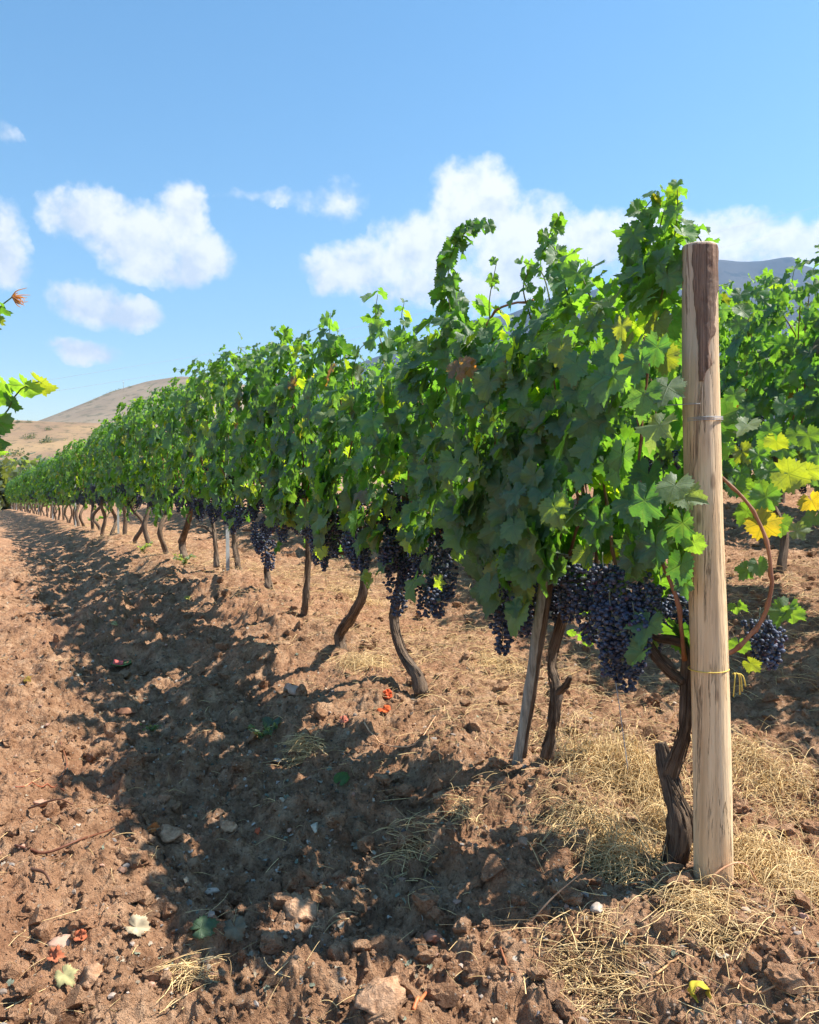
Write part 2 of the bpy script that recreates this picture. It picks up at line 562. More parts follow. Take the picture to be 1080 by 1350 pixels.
# ------------------------------------------------------------------ shape builders
def tube(path, rad, k=8, wob=0.0, seed=0, caps=True, ridge=0.0):
    path = np.asarray(path, float)
    n = len(path)
    rad = np.broadcast_to(np.asarray(rad, float), (n,))
    T = norm(np.gradient(path, axis=0))
    a = np.array([1.0, 0, 0]) if abs(T[0][0]) < .8 else np.array([0, 1.0, 0])
    U = np.zeros((n, 3))
    u = norm(a - T[0] * (a @ T[0]))
    for i in range(n):
        u = norm(u - T[i] * (u @ T[i]))
        U[i] = u
    B = np.cross(T, U)
    th = np.linspace(0, 2 * np.pi, k, endpoint=False)
    rr = rad[:, None] * np.ones((n, k))
    if wob:
        arc = np.concatenate([[0], np.cumsum(np.linalg.norm(np.diff(path, axis=0), axis=1))])
        A, S = np.meshgrid(th, arc)
        nz = fbm(np.cos(A) * 1.4 + S * 16 + seed, np.sin(A) * 1.4 + seed * 3.1, 3, seed)
        rr = rr * (1 + wob * nz * 2)
        if ridge:
            rr = rr * (1 + ridge * (np.abs(np.sin(A * 3.5 + S * 6 + seed + nz * 2)) - .6))
    V = path[:, None, :] + rr[..., None] * (np.cos(th)[None, :, None] * U[:, None, :] + np.sin(th)[None, :, None] * B[:, None, :])
    V = V.reshape(-1, 3)
    i = np.arange(n - 1)[:, None] * k
    j = np.arange(k)[None, :]
    j2 = (j + 1) % k
    F = np.stack([i + j, i + j2, i + k + j2, i + k + j], -1).reshape(-1, 4)
    uv = np.stack(np.broadcast_arrays(np.abs(np.linspace(-1, 1, k, endpoint=False))[None, :] * 1.0, np.concatenate([[0], np.cumsum(np.linalg.norm(np.diff(path, axis=0), axis=1))])[:, None] * .6), -1).reshape(-1, 2)
    faces = [F]
    if caps:
        faces += [np.arange(k)[None, ::-1], (np.arange(k) + (n - 1) * k)[None, :]] if k != 4 else []
    return V, faces, uv


def spline(pts, n):
    """Catmull-Rom through pts"""
    pts = np.asarray(pts, float)
    P = np.vstack([2 * pts[0] - pts[1], pts, 2 * pts[-1] - pts[-2]])
    m = len(pts) - 1
    t = np.linspace(0, m - 1e-6, n)
    i = t.astype(int)
    f = (t - i)[:, None]
    a, b, c, d = P[i], P[i + 1], P[i + 2], P[i + 3]
    return .5 * ((2 * b) + (-a + c) * f + (2 * a - 5 * b + 4 * c - d) * f ** 2 + (-a + 3 * b - 3 * c + d) * f ** 3)


def leaf_template(hi=True, v=0):
    r_ = np.random.default_rng(100 + v)
    lob = [(0, 1.0, 25), (56, .84, 23), (-56, .82, 23), (112, .62, 26), (-112, .60, 26)]
    no = 44 if hi else 16
    th = np.linspace(-172, 172, no)
    depth = r_.uniform(.50, .76)

    def rad(tt, ser):
        out = np.zeros_like(tt)
        for a, l, wd in lob:
            out = np.maximum(out, l * (depth + (1 - depth) * np.exp(-(np.abs(tt - a) / wd) ** 1.7)))
        out = out * np.clip((180 - np.abs(tt)) / 22 + .15, 0, 1)
        if ser: out = out * (1 + ser * np.where(np.arange(len(tt)) % 2 == 0, 1, -1) + r_.normal(0, .02, len(tt)))
        return out
    ro = rad(th, .085 if hi else .05)
    o = np.stack([np.sin(R(1) * th) * ro, np.cos(R(1) * th) * ro], -1)
    if hi:
        thm = th[::2]
        rm = rad(thm, 0) * .55
        mring = np.stack([np.sin(R(1) * thm) * rm, np.cos(R(1) * thm) * rm], -1)
        P = np.vstack([[[0, 0]], mring, o])
        nm = len(mring)
        F = [[0, 1 + i + 1, 1 + i] for i in range(nm - 1)]
        for i in range(nm - 1):
            b = 1 + nm + 2 * i
            F += [[1 + i, b + 1, b], [1 + i, 1 + i + 1, b + 1], [1 + i + 1, b + 2, b + 1]]
        F += [[1 + nm - 1, no + nm, no + nm - 1]]
    else:
        P = np.vstack([[[0, 0]], o])
        F = [[0, i + 2, i + 1] for i in range(no - 1)]
    return P, np.array(F)[:, ::-1]


LEAF_HI = [leaf_template(True, v) for v in range(6)]
LEAF_LO = [leaf_template(False, v) for v in range(4)]


def add_leaves(acc, pos, nor, tip, size, col, hi=True, r_=None):
    """pos: petiole attachment; nor: blade normal; tip: way the tip points"""
    r_ = r_ or rng
    T = LEAF_HI if hi else LEAF_LO
    pos, nor, tip = np.atleast_2d(pos), norm(np.atleast_2d(nor)), np.atleast_2d(tip)
    size = np.broadcast_to(size, (len(pos),))
    tip = norm(tip - nor * np.sum(tip * nor, 1, keepdims=True))
    side = np.cross(tip, nor)
    which = r_.integers(0, len(T), len(pos))
    for v in range(len(T)):
        idx = np.where(which == v)[0]
        if not len(idx): continue
        P, F = T[v]
        m = len(idx)
        x, y = P[None, :, 0], P[None, :, 1]
        fold = r_.uniform(-.05, .75, (m, 1))
        droop = r_.uniform(.0, .95, (m, 1))
        wav = r_.uniform(.05, .19, (m, 1))
        ph = r_.uniform(0, 6.28, (m, 1))
        rr = np.hypot(x, y)
        z = fold * np.abs(x) * .8 - droop * (np.clip(y, 0, 2) ** 2) * .55 - .25 * droop * x ** 2
        z = z + wav * rr * np.sin(np.arctan2(x, y) * 5 + ph) + wav * .6 * np.sin(x * 9 + ph * 2) * rr
        ry = y * (1 - .25 * droop * np.clip(y, 0, 1))
        s = size[idx][:, None, None]
        V = pos[idx][:, None, :] + s * (x[..., None] * side[idx][:, None, :] + ry[..., None] * tip[idx][:, None, :] + z[..., None] * nor[idx][:, None, :])
        nv = P.shape[0]
        FF = (F[None] + (np.arange(m) * nv)[:, None, None]).reshape(-1, 3)
        C = np.repeat(col[idx], nv, axis=0)
        acc.add(V.reshape(-1, 3), [FF], C, np.tile(P, (m, 1)))


def leaf_colours(n, r_, yellow=.05, brown=.01, light=.0):
    c = np.empty((n, 3))
    a = r_.random(n)[:, None]
    c[:] = (1 - a) * np.array([.028, .090, .040]) + a * np.array([.068, .160, .046])
    k = r_.random(n)
    yl = k < yellow
    c[yl] = np.array([.16, .24, .03]) * r_.uniform(.7, 1.1, (yl.sum(), 1))  # yellow-green leaves; a raised share also puts backlight into the leaf colour
    yy = k < yellow * .06
    c[yy] = np.array([.22, .23, .03])
    br = k > 1 - brown
    c[br] = np.array([.085, .048, .03]) * r_.uniform(.8, 1.3, (br.sum(), 1))
    c *= r_.uniform(.7, 1.35, (n, 1))
    if light: c = c * (1 - light) + np.array([.10, .21, .04]) * light
    return c


def bunch_mesh(seed, hi=True, length=.17, width=.055, nb=88):
    r_ = np.random.default_rng(seed)
    import bmesh
    bm = bmesh.new()
    bmesh.ops.create_icosphere(bm, subdivisions=2 if hi else 1, radius=1)
    S = np.array([v.co[:] for v in bm.verts])
    SF = np.array([[v.index for v in f.verts] for f in bm.faces])
    bm.free()
    pts, rad = [], []
    tries = 0
    while len(pts) < nb and tries < 14000:
        tries += 1
        t = r_.random() ** 1.2
        wd = width * (1.0 - .72 * t ** 1.3) * (0.55 + .45 * min(1, t * 8 + .3))
        a = r_.uniform(0, 6.28)
        q = wd * math.sqrt(r_.uniform(.15, 1))
        p = np.array([q * math.cos(a) * 1.1, q * math.sin(a) * .9, -.015 - t * length])
        rr = r_.uniform(.0056, .0084) if hi else r_.uniform(.0085, .011)
        if all(np.sum((p - b) ** 2) > (1.55 * rr) ** 2 for b in pts):
            pts.append(p); rad.append(rr)
    acc = Acc()
    for p, rr in zip(pts, rad):
        k = r_.random()
        c = np.array([.014, .017, .036]) * r_.uniform(.7, 1.5)
        if k < .08: c = np.array([.06, .015, .03])
        if k > .985: c = np.array([.10, .13, .05])
        acc.add(S * rr * np.array([1, 1, 1.05]) + p, [SF], c)
    V, F, uv = tube(spline([[0, 0, .03], [.002, 0, 0], [-.002, .003, -.06], [0, 0, -length * .8]], 8), .0018, 5)
    acc.add(V, F, (.10, .12, .04))
    return acc.build('grape_bunch', M['berry'], link=False)


BUNCH_HI = [bunch_mesh(s, True, .14 + .02 * (s % 3), .046 + .005 * (s % 4), 104 + 10 * (s % 3)) for s in range(6)]
BUNCH_LO = [bunch_mesh(20 + s, False, .16, .052, 46) for s in range(3)]


def shoot_leaves(acc, path, size0, size1, r_, step=.05, hi=True, **ck):
    """leaves set left and right along a shoot, shrinking towards its tip"""
    path = np.asarray(path)
    arc = np.concatenate([[0], np.cumsum(np.linalg.norm(np.diff(path, axis=0), axis=1))])
    n = max(3, int(arc[-1] / step))
    tt = np.linspace(.02, 1, n)
    P = np.stack([np.interp(tt * arc[-1], arc, path[:, k]) for k in range(3)], -1)
    T = norm(np.gradient(P, axis=0))
    a = np.arange(n) * 2.4 + r_.uniform(0, 6) + r_.normal(0, .4, n)
    out = norm(np.stack([np.cos(a), np.sin(a), r_.uniform(-.3, .5, n)], -1))
    size = size0 + (size1 - size0) * tt ** 1.3
    size = size * r_.uniform(.75, 1.2, n)
    pos = P + out * (size * .55)[:, None]
    nor = norm(out * .8 + np.array([0, 0, .6]) + r_.normal(0, .45, (n, 3)))
    tip = norm(out * .7 + np.array([0, 0, -.6]) + r_.normal(0, .3, (n, 3)))
    add_leaves(acc, pos, nor, tip, size, leaf_colours(n, r_, **ck), hi, r_)
    return P


def canopy(acc, r_, n=300, half=.5, zlo=.50, zhi=1.42, hi=True, thick=.24, yellow=.05):
    thick = thick * .76
    """leaves of one vine in its own frame: x along the row, y to the left side, z up"""
    x = r_.uniform(-half, half, n)
    zz = r_.random(n)
    top = zhi + .10 * np.sin(x * 7 + r_.uniform(0, 6)) + .06 * r_.normal(0, 1, n)
    low = zlo + .12 * np.sin(x * 9 + r_.uniform(0, 6)) * .8 + .05 * r_.normal(0, 1, n)
    z = low + (top - low) * zz ** .92
    side = np.where(r_.random(n) < .55, 1, -1)
    env = thick * (.55 + .45 * np.sin(np.clip((z - zlo) / (zhi - zlo), 0, 1) * np.pi) ** .6) * (1 + .3 * np.sin(x * 11 + z * 8 + r_.uniform(0, 6)))
    y = side * env * r_.uniform(.35, 1.0, n) ** .6 + .07
    size = r_.uniform(.042, .090, n) * (1 - .30 * np.clip((z - 1.15) / .35, 0, 1))
    if not hi: size *= 1.12
    nor = np.stack([r_.normal(0, .38, n), side * 1.0 + r_.normal(0, .25, n), .42 + r_.normal(0, .38, n)], -1)
    tp = np.stack([r_.normal(0, .45, n), side * .25, -1 + r_.normal(0, .3, n)], -1)
    top_m = z > zhi - .12
    nor[top_m] += np.array([0, 0, .8])
    pos = np.stack([x, y, z], -1) - norm(tp) * (size * .35)[:, None]
    col = leaf_colours(n, r_, yellow, .008)
    # young leaves at the top are paler
    k = np.clip((z - 1.2) / .35, 0, 1)[:, None] * .35
    col = col * (1 - k) + np.array([.10, .20, .045]) * k
    add_leaves(acc, pos, nor, tp, size, col, hi, r_)
    return x, y, z


def cane_path(r_, x0, x1, z0=.55, z1=1.45, y0=0.0):
    return spline([[x0, y0, z0], [x0 + (x1 - x0) * .35 + r_.normal(0, .03), y0 + r_.normal(0, .04), z0 + (z1 - z0) * .35],
                   [x0 + (x1 - x0) * .75 + r_.normal(0, .03), r_.normal(0, .06), z0 + (z1 - z0) * .7], [x1, r_.normal(0, .05), z1]], 14)


def rot_pts(P, root):
    """world points into the frame of a root (location, RZ)"""
    P = np.asarray(P, float) - np.array(root.location)
    c, s_ = math.cos(-root.rotation_euler[2]), math.sin(-root.rotation_euler[2])
    return np.stack([P[..., 0] * c - P[..., 1] * s_, P[..., 0] * s_ + P[..., 1] * c, P[..., 2]], -1)


def place_bunch(parent, p, me, r_, sc=1.0):
    b = link_mesh('grape_bunch', me, parent)
    b.location = p
    b.rotation_euler = (r_.normal(0, .10), r_.normal(0, .10), r_.uniform(0, 6.28))
    b.scale = (sc * r_.uniform(.95, 1.25), sc * r_.uniform(.9, 1.15), sc * r_.uniform(.78, .98))
    b.location[2] += .02
    return b


def generic_trunk(r_, k=10, n=16, lean=0, zt=.62, r0=.024):
    b1, b2 = r_.normal(0, .045), r_.normal(0, .04)
    pts = [[lean + r_.normal(0, .02), r_.normal(0, .02), -.10], [lean * .8, 0, .02], [lean * .4 + b1, b2, .2], [b1 * .3 - lean * .1, -b2 * .5, .4], [0, 0, zt]]
    path = spline(pts, n)
    rad = np.interp(np.linspace(0, 1, n), [0, .2, .5, 1], [r0 * 1.35, r0 * 1.1, r0, r0 * .8])
    return tube(path, rad, k, .22, int(r_.integers(0, 99)), ridge=.15)


def make_vine(seed, hi=True, leaves=300, bunches=8, canes=4, shoots=4, zhi=1.42, thick=.24, half=.5, zlo=.5, bare=False, yellow=.05, trunk=True):
    r_ = np.random.default_rng(seed)
    root = empty('grapevine', (0, 0, 0), RZ)
    if trunk:
        acc = Acc()
        V, F, uv = generic_trunk(r_, 12 if hi else 6, 18 if hi else 8, r_.normal(0, .06))
        acc.add(V, F, uv=uv)
        for sgn in (-1, 1):
            p = spline([[0, 0, .58], [sgn * .08, r_.normal(0, .01), .63 + r_.normal(0, .02)], [sgn * .33, 0, .62]], 8)
            V, F, uv = tube(p, np.linspace(.017, .010, 8), 8 if hi else 5, .2, seed, ridge=.1)
            acc.add(V, F, uv=uv)
        acc.build('trunk', M['bark'], root)
    fol = Acc()
    canopy(fol, r_, leaves, half, zlo, zhi, hi, thick, yellow)
    for k in range(canes):
        x0 = r_.uniform(-.35, .35)
        p = cane_path(r_, x0 * .8, x0 + r_.normal(0, .12), .625, zhi - .1)
        V, F, uv = tube(p, np.linspace(.0055, .003, len(p)), 6 if hi else 4)
        a = Acc(); a.add(V, F, (1, 1, 1))
        a.build('cane', M['cane'], root)
    for k in range(shoots):
        x0 = r_.uniform(-half, half)
        h = r_.uniform(.03, .13) * (1.5 if r_.random() < .15 else 1)
        p = spline([[x0, r_.normal(0, .08), zhi - .12], [x0 + r_.normal(0, .05), r_.normal(0, .08), zhi + h * .5], [x0 + r_.normal(0, .12), r_.normal(0, .12), zhi + h]], 8)
        V, F, uv = tube(p, np.linspace(.0028, .0012, len(p)), 4)
        fol.add(V, F, (.10, .14, .04))
        shoot_leaves(fol, p, .058, .022, r_, .034, hi, light=.35)
    fol.build('foliage', M['leaf'], root)
    for k in range(bunches):
        x = r_.uniform(-.40, .40)
        y = r_.choice([-1, 1], p=[.35, .65]) * r_.uniform(.02, .15)
        place_bunch(root, (x, y, r_.uniform(.50, .72)), (BUNCH_HI if hi else BUNCH_LO)[r_.integers(0, 6 if hi else 3)], r_, 1.0 if hi else 1.1)
    return root


def copy_tree(o, parent=None):
    c = o.copy()
    COL.objects.link(c)
    if parent is not None: c.parent = parent
    for ch in list(o.children):
        copy_tree(ch, c)
    return c


def set_vine(root, s, u, flip=False, sc=1.0, label=None, group=None):
    x, y = from_su(s, u)
    root.location = (x, y, float(H0(np.array([x]), np.array([y]))[0]) + .02)
    root.rotation_euler = (0, 0, RZ + (math.pi if flip else 0))
    root.scale = (1, 1, sc)
    tag(root, label, 'grapevine', group)
    return root


# ------------------------------------------------------------------ ground
def build_ground():
    dense = np.radians(np.linspace(-35, 35, 880))
    rest = np.radians(np.linspace(35, 325, 170))[1:-1]
    th = np.concatenate([dense, rest])
    r1 = np.exp(np.linspace(np.log(.25), np.log(1.45), 45))[:-1]
    r2 = np.exp(np.linspace(np.log(1.45), np.log(12), 640))[:-1]
    r3 = np.exp(np.linspace(np.log(12), np.log(60), 170))[:-1]
    r4 = np.exp(np.linspace(np.log(60), np.log(4200), 60))
    rr = np.concatenate([r1, r2, r3, r4])
    Tn, Rr = np.meshgrid(th, rr)
    x, y = (np.sin(Tn) * Rr).ravel(), (np.cos(Tn) * Rr).ravel()
    z = H(x, y)
    far = np.hypot(x, y) > 40
    z[far] += 0
    nt, nr = len(th), len(rr)
    V = np.vstack([np.stack([x, y, z], -1), [[0, 0, Hs(0, 0)]]])
    i = np.arange(nr - 1)[:, None] * nt
    j = np.arange(nt)[None, :]
    j2 = (j + 1) % nt
    F = np.stack([i + j, i + nt + j, i + nt + j2, i + j2], -1).reshape(-1, 4)[:, ::-1]
    c = len(V) - 1
    F3 = np.stack([np.full(nt, c), np.arange(nt), (np.arange(nt) + 1) % nt], -1)[:, ::-1]
    o = make_mesh('ground', V, [F[:, ::-1] if False else F, F3], M['soil'])
    me = o.data
    if me.polygons[0].normal.z < 0:
        me.flip_normals()
    tag(o, kind='structure')


build_ground()


def rand_dirs(n, r_):
    return norm(r_.normal(0, 1, (n, 3)))


def ico(sub):
    import bmesh
    bm = bmesh.new()
    bmesh.ops.create_icosphere(bm, subdivisions=sub, radius=1)
    S = np.array([v.co[:] for v in bm.verts])
    F = np.array([[v.index for v in f.verts] for f in bm.faces])
    bm.free()
    return S, F


def rock_template(sub, seed, angular=.0):
    S, F = ico(sub)
    r_ = np.random.default_rng(seed)
    d = np.ones(len(S))
    for k in range(6):
        v = norm(r_.normal(0, 1, 3))
        d += .10 * np.sin(S @ v * r_.uniform(2, 5) + r_.uniform(0, 6))
    for k in range(8):
        v = norm(r_.normal(0, 1, 3))
        d += .045 * np.sin(S @ v * r_.uniform(8, 16) + r_.uniform(0, 6))
    d += r_.normal(0, .085, len(S)) * (1 if sub < 3 else .35)
    V = S * d[:, None]
    for k in range(int(angular)):
        v = norm(r_.normal(0, 1, 3))
        h = r_.uniform(.35, .7)
        e = V @ v
        V = V - np.clip(e - h, 0, None)[:, None] * v
    return V, F


def scatter_lumps(name, n, sampler, smin, smax, mats, templates, colr, flat=.75, smooth=True, seed=3, pw=2.6):
    r_ = np.random.default_rng(seed)
    s, u = sampler(n, r_)
    x, y = from_su(s, u)
    size = smin + (smax - smin) * r_.random(n) ** pw
    z = H(x, y) + size * .25
    acc = Acc()
    for k, (TV, TF) in enumerate(templates):
        idx = np.arange(n)[k::len(templates)]
        if not len(idx): continue
        m = len(idx)
        a = r_.uniform(0, 6.28, m)
        sx, sy, sz = [size[idx] * r_.uniform(.75, 1.25, m) for _ in range(3)]
        X = TV[None, :, 0] * sx[:, None]; Yv = TV[None, :, 1] * sy[:, None]; Z = TV[None, :, 2] * sz[:, None] * flat
        V = np.stack([X * np.cos(a)[:, None] - Yv * np.sin(a)[:, None] + x[idx][:, None], X * np.sin(a)[:, None] + Yv * np.cos(a)[:, None] + y[idx][:, None], Z + z[idx][:, None]], -1)
        FF = (TF[None] + (np.arange(m) * len(TV))[:, None, None]).reshape(-1, 3)
        acc.add(V.reshape(-1, 3), [FF], np.repeat(colr(m, r_), len(TV), axis=0))
    o = acc.build(name, mats, smooth=smooth)
    return o


def samp_field(n, r_):
    """positions in front of the camera, thinning with distance, kept off nothing"""
    d = 1.4 * np.exp(r_.random(n) ** 1.15 * 2.2)
    a = np.radians(r_.uniform(-34, 34, n))
    return to_su(np.sin(a) * d, np.cos(a) * d)


grey = lambda m, r_: np.ones((m, 3)) * r_.uniform(.75, 1.25, (m, 1))
o = scatter_lumps('soil_crumbs', 15000, samp_field, .0022, .010, M['soil'], [rock_template(1, s, 2) for s in range(6)], grey, .8, False, seed=4, pw=2.2)
tag(o, 'fine brown crumbs of broken soil covering the tilled ground', 'soil crumbs', kind='stuff')
o = scatter_lumps('soil_clods', 3400, samp_field, .008, .040, M['soil'], [rock_template(3, s, 5) for s in range(6)], grey, .72, False, seed=5, pw=3.4)
tag(o, 'crumbly brown soil clods of all sizes littering the tilled ground', 'soil clods', kind='stuff')


def stone_cols(m, r_):
    c = np.ones((m, 3)) * r_.uniform(.45, 1.1, (m, 1))
    k = r_.random(m)
    c[k < .3] *= np.array([1.15, .85, .75])
    c[k > .7] *= np.array([.85, .95, 1.05])
    return c


o = scatter_lumps('gravel', 2400, samp_field, .002, .013, M['stone'], [rock_template(1, 40 + s, 5) for s in range(5)], stone_cols, .6, False, seed=6)
tag(o, 'small pale and pinkish stone chips strewn over the tilled soil', 'gravel', kind='stuff')


def blades(acc, P, az, length, lift, curl, wid, cols, seg=5, r_=None):
    """thin bent straws; P roots, az heading"""
    n = len(P)
    t = np.linspace(0, 1, seg + 1)[None, :]
    a = az[:, None] + curl[:, None] * t
    dl = (length / seg)[:, None]
    dx, dy = np.cos(a) * dl, np.sin(a) * dl
    X = P[:, 0:1] + np.cumsum(dx, 1) - dx[:, :1]
    Y = P[:, 1:2] + np.cumsum(dy, 1) - dy[:, :1]
    Z = P[:, 2:3] + lift[:, None] * np.sin(t * np.pi * .8) + .0015
    side = np.stack([-np.sin(a), np.cos(a), np.zeros_like(a)], -1)
    tilt = r_.normal(0, .7, (n, 1, 1))
    upv = np.array([0, 0, 1.0])
    w_ = (wid[:, None] * (1 - .55 * t))[..., None]
    C = np.stack([X, Y, Z], -1)
    A = C + side * w_ * np.cos(tilt) + upv * w_ * np.sin(tilt)
    B = C - side * w_ * np.cos(tilt) - upv * w_ * np.sin(tilt)
    E = C + upv * w_ * .9
    V = np.stack([A, B, E], 2).reshape(n, -1, 3)
    k = np.arange(seg)
    f = []
    for (p, q) in ((0, 1), (1, 2), (2, 0)):
        f.append(np.stack([k * 3 + p, k * 3 + q, k * 3 + 3 + q, k * 3 + 3 + p], -1))
    F = np.concatenate(f)
    nv = (seg + 1) * 3
    FF = (F[None] + (np.arange(n) * nv)[:, None, None]).reshape(-1, 4)
    acc.add(V.reshape(-1, 3), [FF], np.repeat(cols, nv, axis=0))


def build_straw():
    r_ = np.random.default_rng(12)
    acc = Acc()

    def put(s, u, L0, L1, lift, w0=.0007, w1=.0016, azc=None):
        n = len(s)
        x, y = from_su(s, u)
        z = H(x, y)
        az = r_.uniform(0, 6.28, n) if azc is None else azc + r_.normal(0, .5, n)
        L = r_.uniform(L0, L1, n) * r_.uniform(.6, 1, n)
        x0, y0 = x - np.cos(az) * L / 2, y - np.sin(az) * L / 2
        z0 = np.maximum(H(x0, y0), z - .01)
        c = np.ones((n, 3)) * r_.uniform(.6, 1.2, (n, 1)) * np.array([1, .97, .95])
        gk = r_.random(n) < .25
        c[gk] *= np.array([.60, .56, .58])
        blades(acc, np.stack([x0, y0, z0], -1), az, L, np.abs(r_.normal(0, lift, n)), r_.normal(0, .45, n) * np.where(r_.random(n) < .2, 3, 1), r_.uniform(w0, w1, n), c, r_=r_)

    # thin cover along the foot of the first row
    n = 4800
    s = r_.uniform(0, 1, n) ** 1.7 * 16 - .7
    put(s, r_.normal(.18, .27, n), .05, .20, .018)
    # between the first and the second row, and under the second
    n = 5200
    s = r_.uniform(0, 1, n) ** 1.3 * 9 - .5
    put(s, r_.normal(1.9, .35, n), .05, .22, .02, .001, .002)
    n = 2200
    put(r_.uniform(.8, 5, n), r_.normal(.8, .35, n), .05, .18, .016)
    # sparse over the rest
    s, u = samp_field(1700, r_)
    put(s, u, .03, .14, .010)
    # piles: (photo position, spread, number, lift)
    for (px, py, sp, n, lf) in ((770, 1090, .10, 260, .03), (815, 1135, .060, 700, .045), (1010, 1150, .10, 620, .045), (930, 1210, .07, 260, .03), (790, 1010, .13, 420, .05),
                                (1000, 1030, .16, 450, .045), (250, 1300, .03, 60, .02), (840, 1030, .08, 420, .06), (780, 1290, .09, 200, .012),
                                (540, 1130, .05, 60, .02), (610, 1080, .04, 40, .02), (480, 880, .10, 200, .04), (470, 790, .12, 160, .03), (660, 880, .1, 200, .03), (400, 990, .05, 120, .02), (880, 1100, .05, 240, .05)):
        g = Gp(px, py)
        s0, u0 = to_su(g[0], g[1])
        n = int(n * 1.7); sp *= .85; lf *= .8
        put(s0 + r_.normal(0, sp, n), u0 + r_.normal(0, sp * .7, n), .06, .17, lf, .0008, .0019)
    o = acc.build('dry_straw', M['straw'])
    tag(o, 'yellow dry straw and dead grass lying along the vine rows', 'straw', kind='stuff')


build_straw()


def build_litter():
    r_ = np.random.default_rng(15)
    acc = Acc()
    n = 6500
    s = r_.uniform(0, 1, n) ** 1.5 * 13 - .9
    u = r_.normal(-.85, .42, n)
    x, y = from_su(s, u)
    z = H(x, y) + .003
    size = r_.uniform(.003, .013, n)
    nor = norm(np.array([0, 0, 1.0]) + r_.normal(0, .8, (n, 3)))
    pal = np.array([[.42, .36, .27], [.30, .24, .17], [.24, .27, .20], [.50, .44, .36], [.36, .20, .12], [.16, .12, .09]])
    col = pal[r_.integers(0, len(pal), n)] * r_.uniform(.8, 1.2, (n, 1))
    add_leaves(acc, np.stack([x, y, z], -1), nor, r_.normal(0, 1, (n, 3)), size, col, False, r_)
    o = acc.build('leaf_litter', M['litter'])
    tag(o, 'small shredded dry leaf bits scattered over the shaded furrow', 'leaf litter', kind='stuff')


build_litter()

# ------------------------------------------------------------------ first row: the near vines, each shaped on its own
VINES_G = 'grapevines of the long row'


def px_cane(root, pts, u, r0, r1, name='cane', n=22, col=(1, 1, 1), knots=True):
    us = u if isinstance(u, (list, tuple)) else [u] * len(pts)
    P = spline([Wp(a, b, c) for (a, b), c in zip(pts, us)], n)
    rad = np.linspace(r0, r1, n)
    kr = np.random.default_rng(int(abs(pts[0][0])))
    P = P + np.repeat(kr.normal(0, .0035, (n // 4 + 2, 3)), 4, axis=0)[:n] * .8
    if knots: rad = rad * (1 + .35 * (np.arange(n) % 4 == 0))
    V, F, uv = tube(P, rad, 8)
    a = Acc(); a.add(V, F, col)
    a.build(name, M['cane'], root, xf=lambda q: rot_pts(q, root))
    return P


def px_shoot(acc, pts, u, r_, s0=.06, s1=.022, step=.03, **k):
    us = u if isinstance(u, (list, tuple)) else [u] * len(pts)
    P = spline([Wp(a, b, c) for (a, b), c in zip(pts, us)], 12)
    V, F, uv = tube(P, np.linspace(.003, .0012, 12), 5)
    acc.add(V, F, (.12, .13, .05))
    shoot_leaves(acc, P, s0, s1, r_, step, True, **k)


def px_trunk(parts, n=26, k=16, wob=.25, ridge=.2, root=None, seed=1):
    acc = Acc()
    for pts, us, rads in parts:
        P = spline([Wp(a, b, u) for (a, b), u in zip(pts, us)], n)
        rad = np.interp(np.linspace(0, 1, n), np.linspace(0, 1, len(rads)), rads)
        V, F, uv = tube(P, rad, k, wob * 1.5, seed, ridge=ridge * 1.3)
        acc.add(V, F, uv=uv)
        seed += 7
        rs = np.random.default_rng(seed)
        T = norm(np.gradient(P, axis=0))
        U = norm(np.cross(T, np.array([.3, 1, .1])))
        B = np.cross(T, U)
        for q in range(int(16 + rads[0] * 700)):
            t0 = rs.uniform(-.05, .85); t1 = min(1.0, t0 + rs.uniform(.10, .30)); t0 = max(0, t0)
            tt = np.linspace(t0, t1, 7) * (n - 1)
            ia = np.arange(n)
            itp = lambda A: np.stack([np.interp(tt, ia, A[:, z_]) for z_ in range(3)], -1)
            th = rs.uniform(0, 6.28) + np.linspace(0, rs.normal(0, .5), 7)
            rr = np.interp(tt, ia, rad) * (1.0 + .10 * rs.random()) + .0015 * np.abs(rs.normal(0, 1, 7)) + np.array([.002, 0, 0, 0, 0, 0, .003 * rs.random()])
            Q = itp(P) + rr[:, None] * (np.cos(th)[:, None] * itp(U) + np.sin(th)[:, None] * itp(B))
            V, F, uv = tube(Q, np.array([.4, .9, 1, 1, 1, .8, .3]) * rs.uniform(.0012, .0032) * (.5 + rads[0] * 20), 5, .2, q)
            acc.add(V, F, uv=uv + rs.random(2))
    return acc.build('trunk', M['bark'], root, xf=lambda q: rot_pts(q, root))


def near_root(s, u, label):
    x, y = from_su(s, u)
    r0 = empty('grapevine', (x, y, Hs(x, y)), RZ)
    tag(r0, label, 'grapevine', VINES_G)
    return r0


# leaf helper: explicit leaves seen in the photo (px, py of the leaf's stalk end, u, size, tip direction in the photo, tone)
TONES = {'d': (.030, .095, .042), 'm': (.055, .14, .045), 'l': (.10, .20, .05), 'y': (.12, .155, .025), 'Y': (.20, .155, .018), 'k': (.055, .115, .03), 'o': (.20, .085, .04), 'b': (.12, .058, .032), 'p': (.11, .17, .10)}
VIEW = np.array([-.3, -.95, 0])


def px_leaves(acc, rows, r_):
    pos, nor, tp, sz, col = [], [], [], [], []
    for (px, py, u, size, ang, tone, facing) in rows:
        pos.append(Wp(px, py, u))
        a = R(ang)
        tp.append([math.sin(a), math.sin(a) * .3, math.cos(a)])
        v = np.array(facing, float)
        nor.append(v + r_.normal(0, .12, 3))
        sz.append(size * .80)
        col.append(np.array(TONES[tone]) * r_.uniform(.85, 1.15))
    add_leaves(acc, np.array(pos), np.array(nor), np.array(tp), np.array(sz), np.array(col), True, r_)


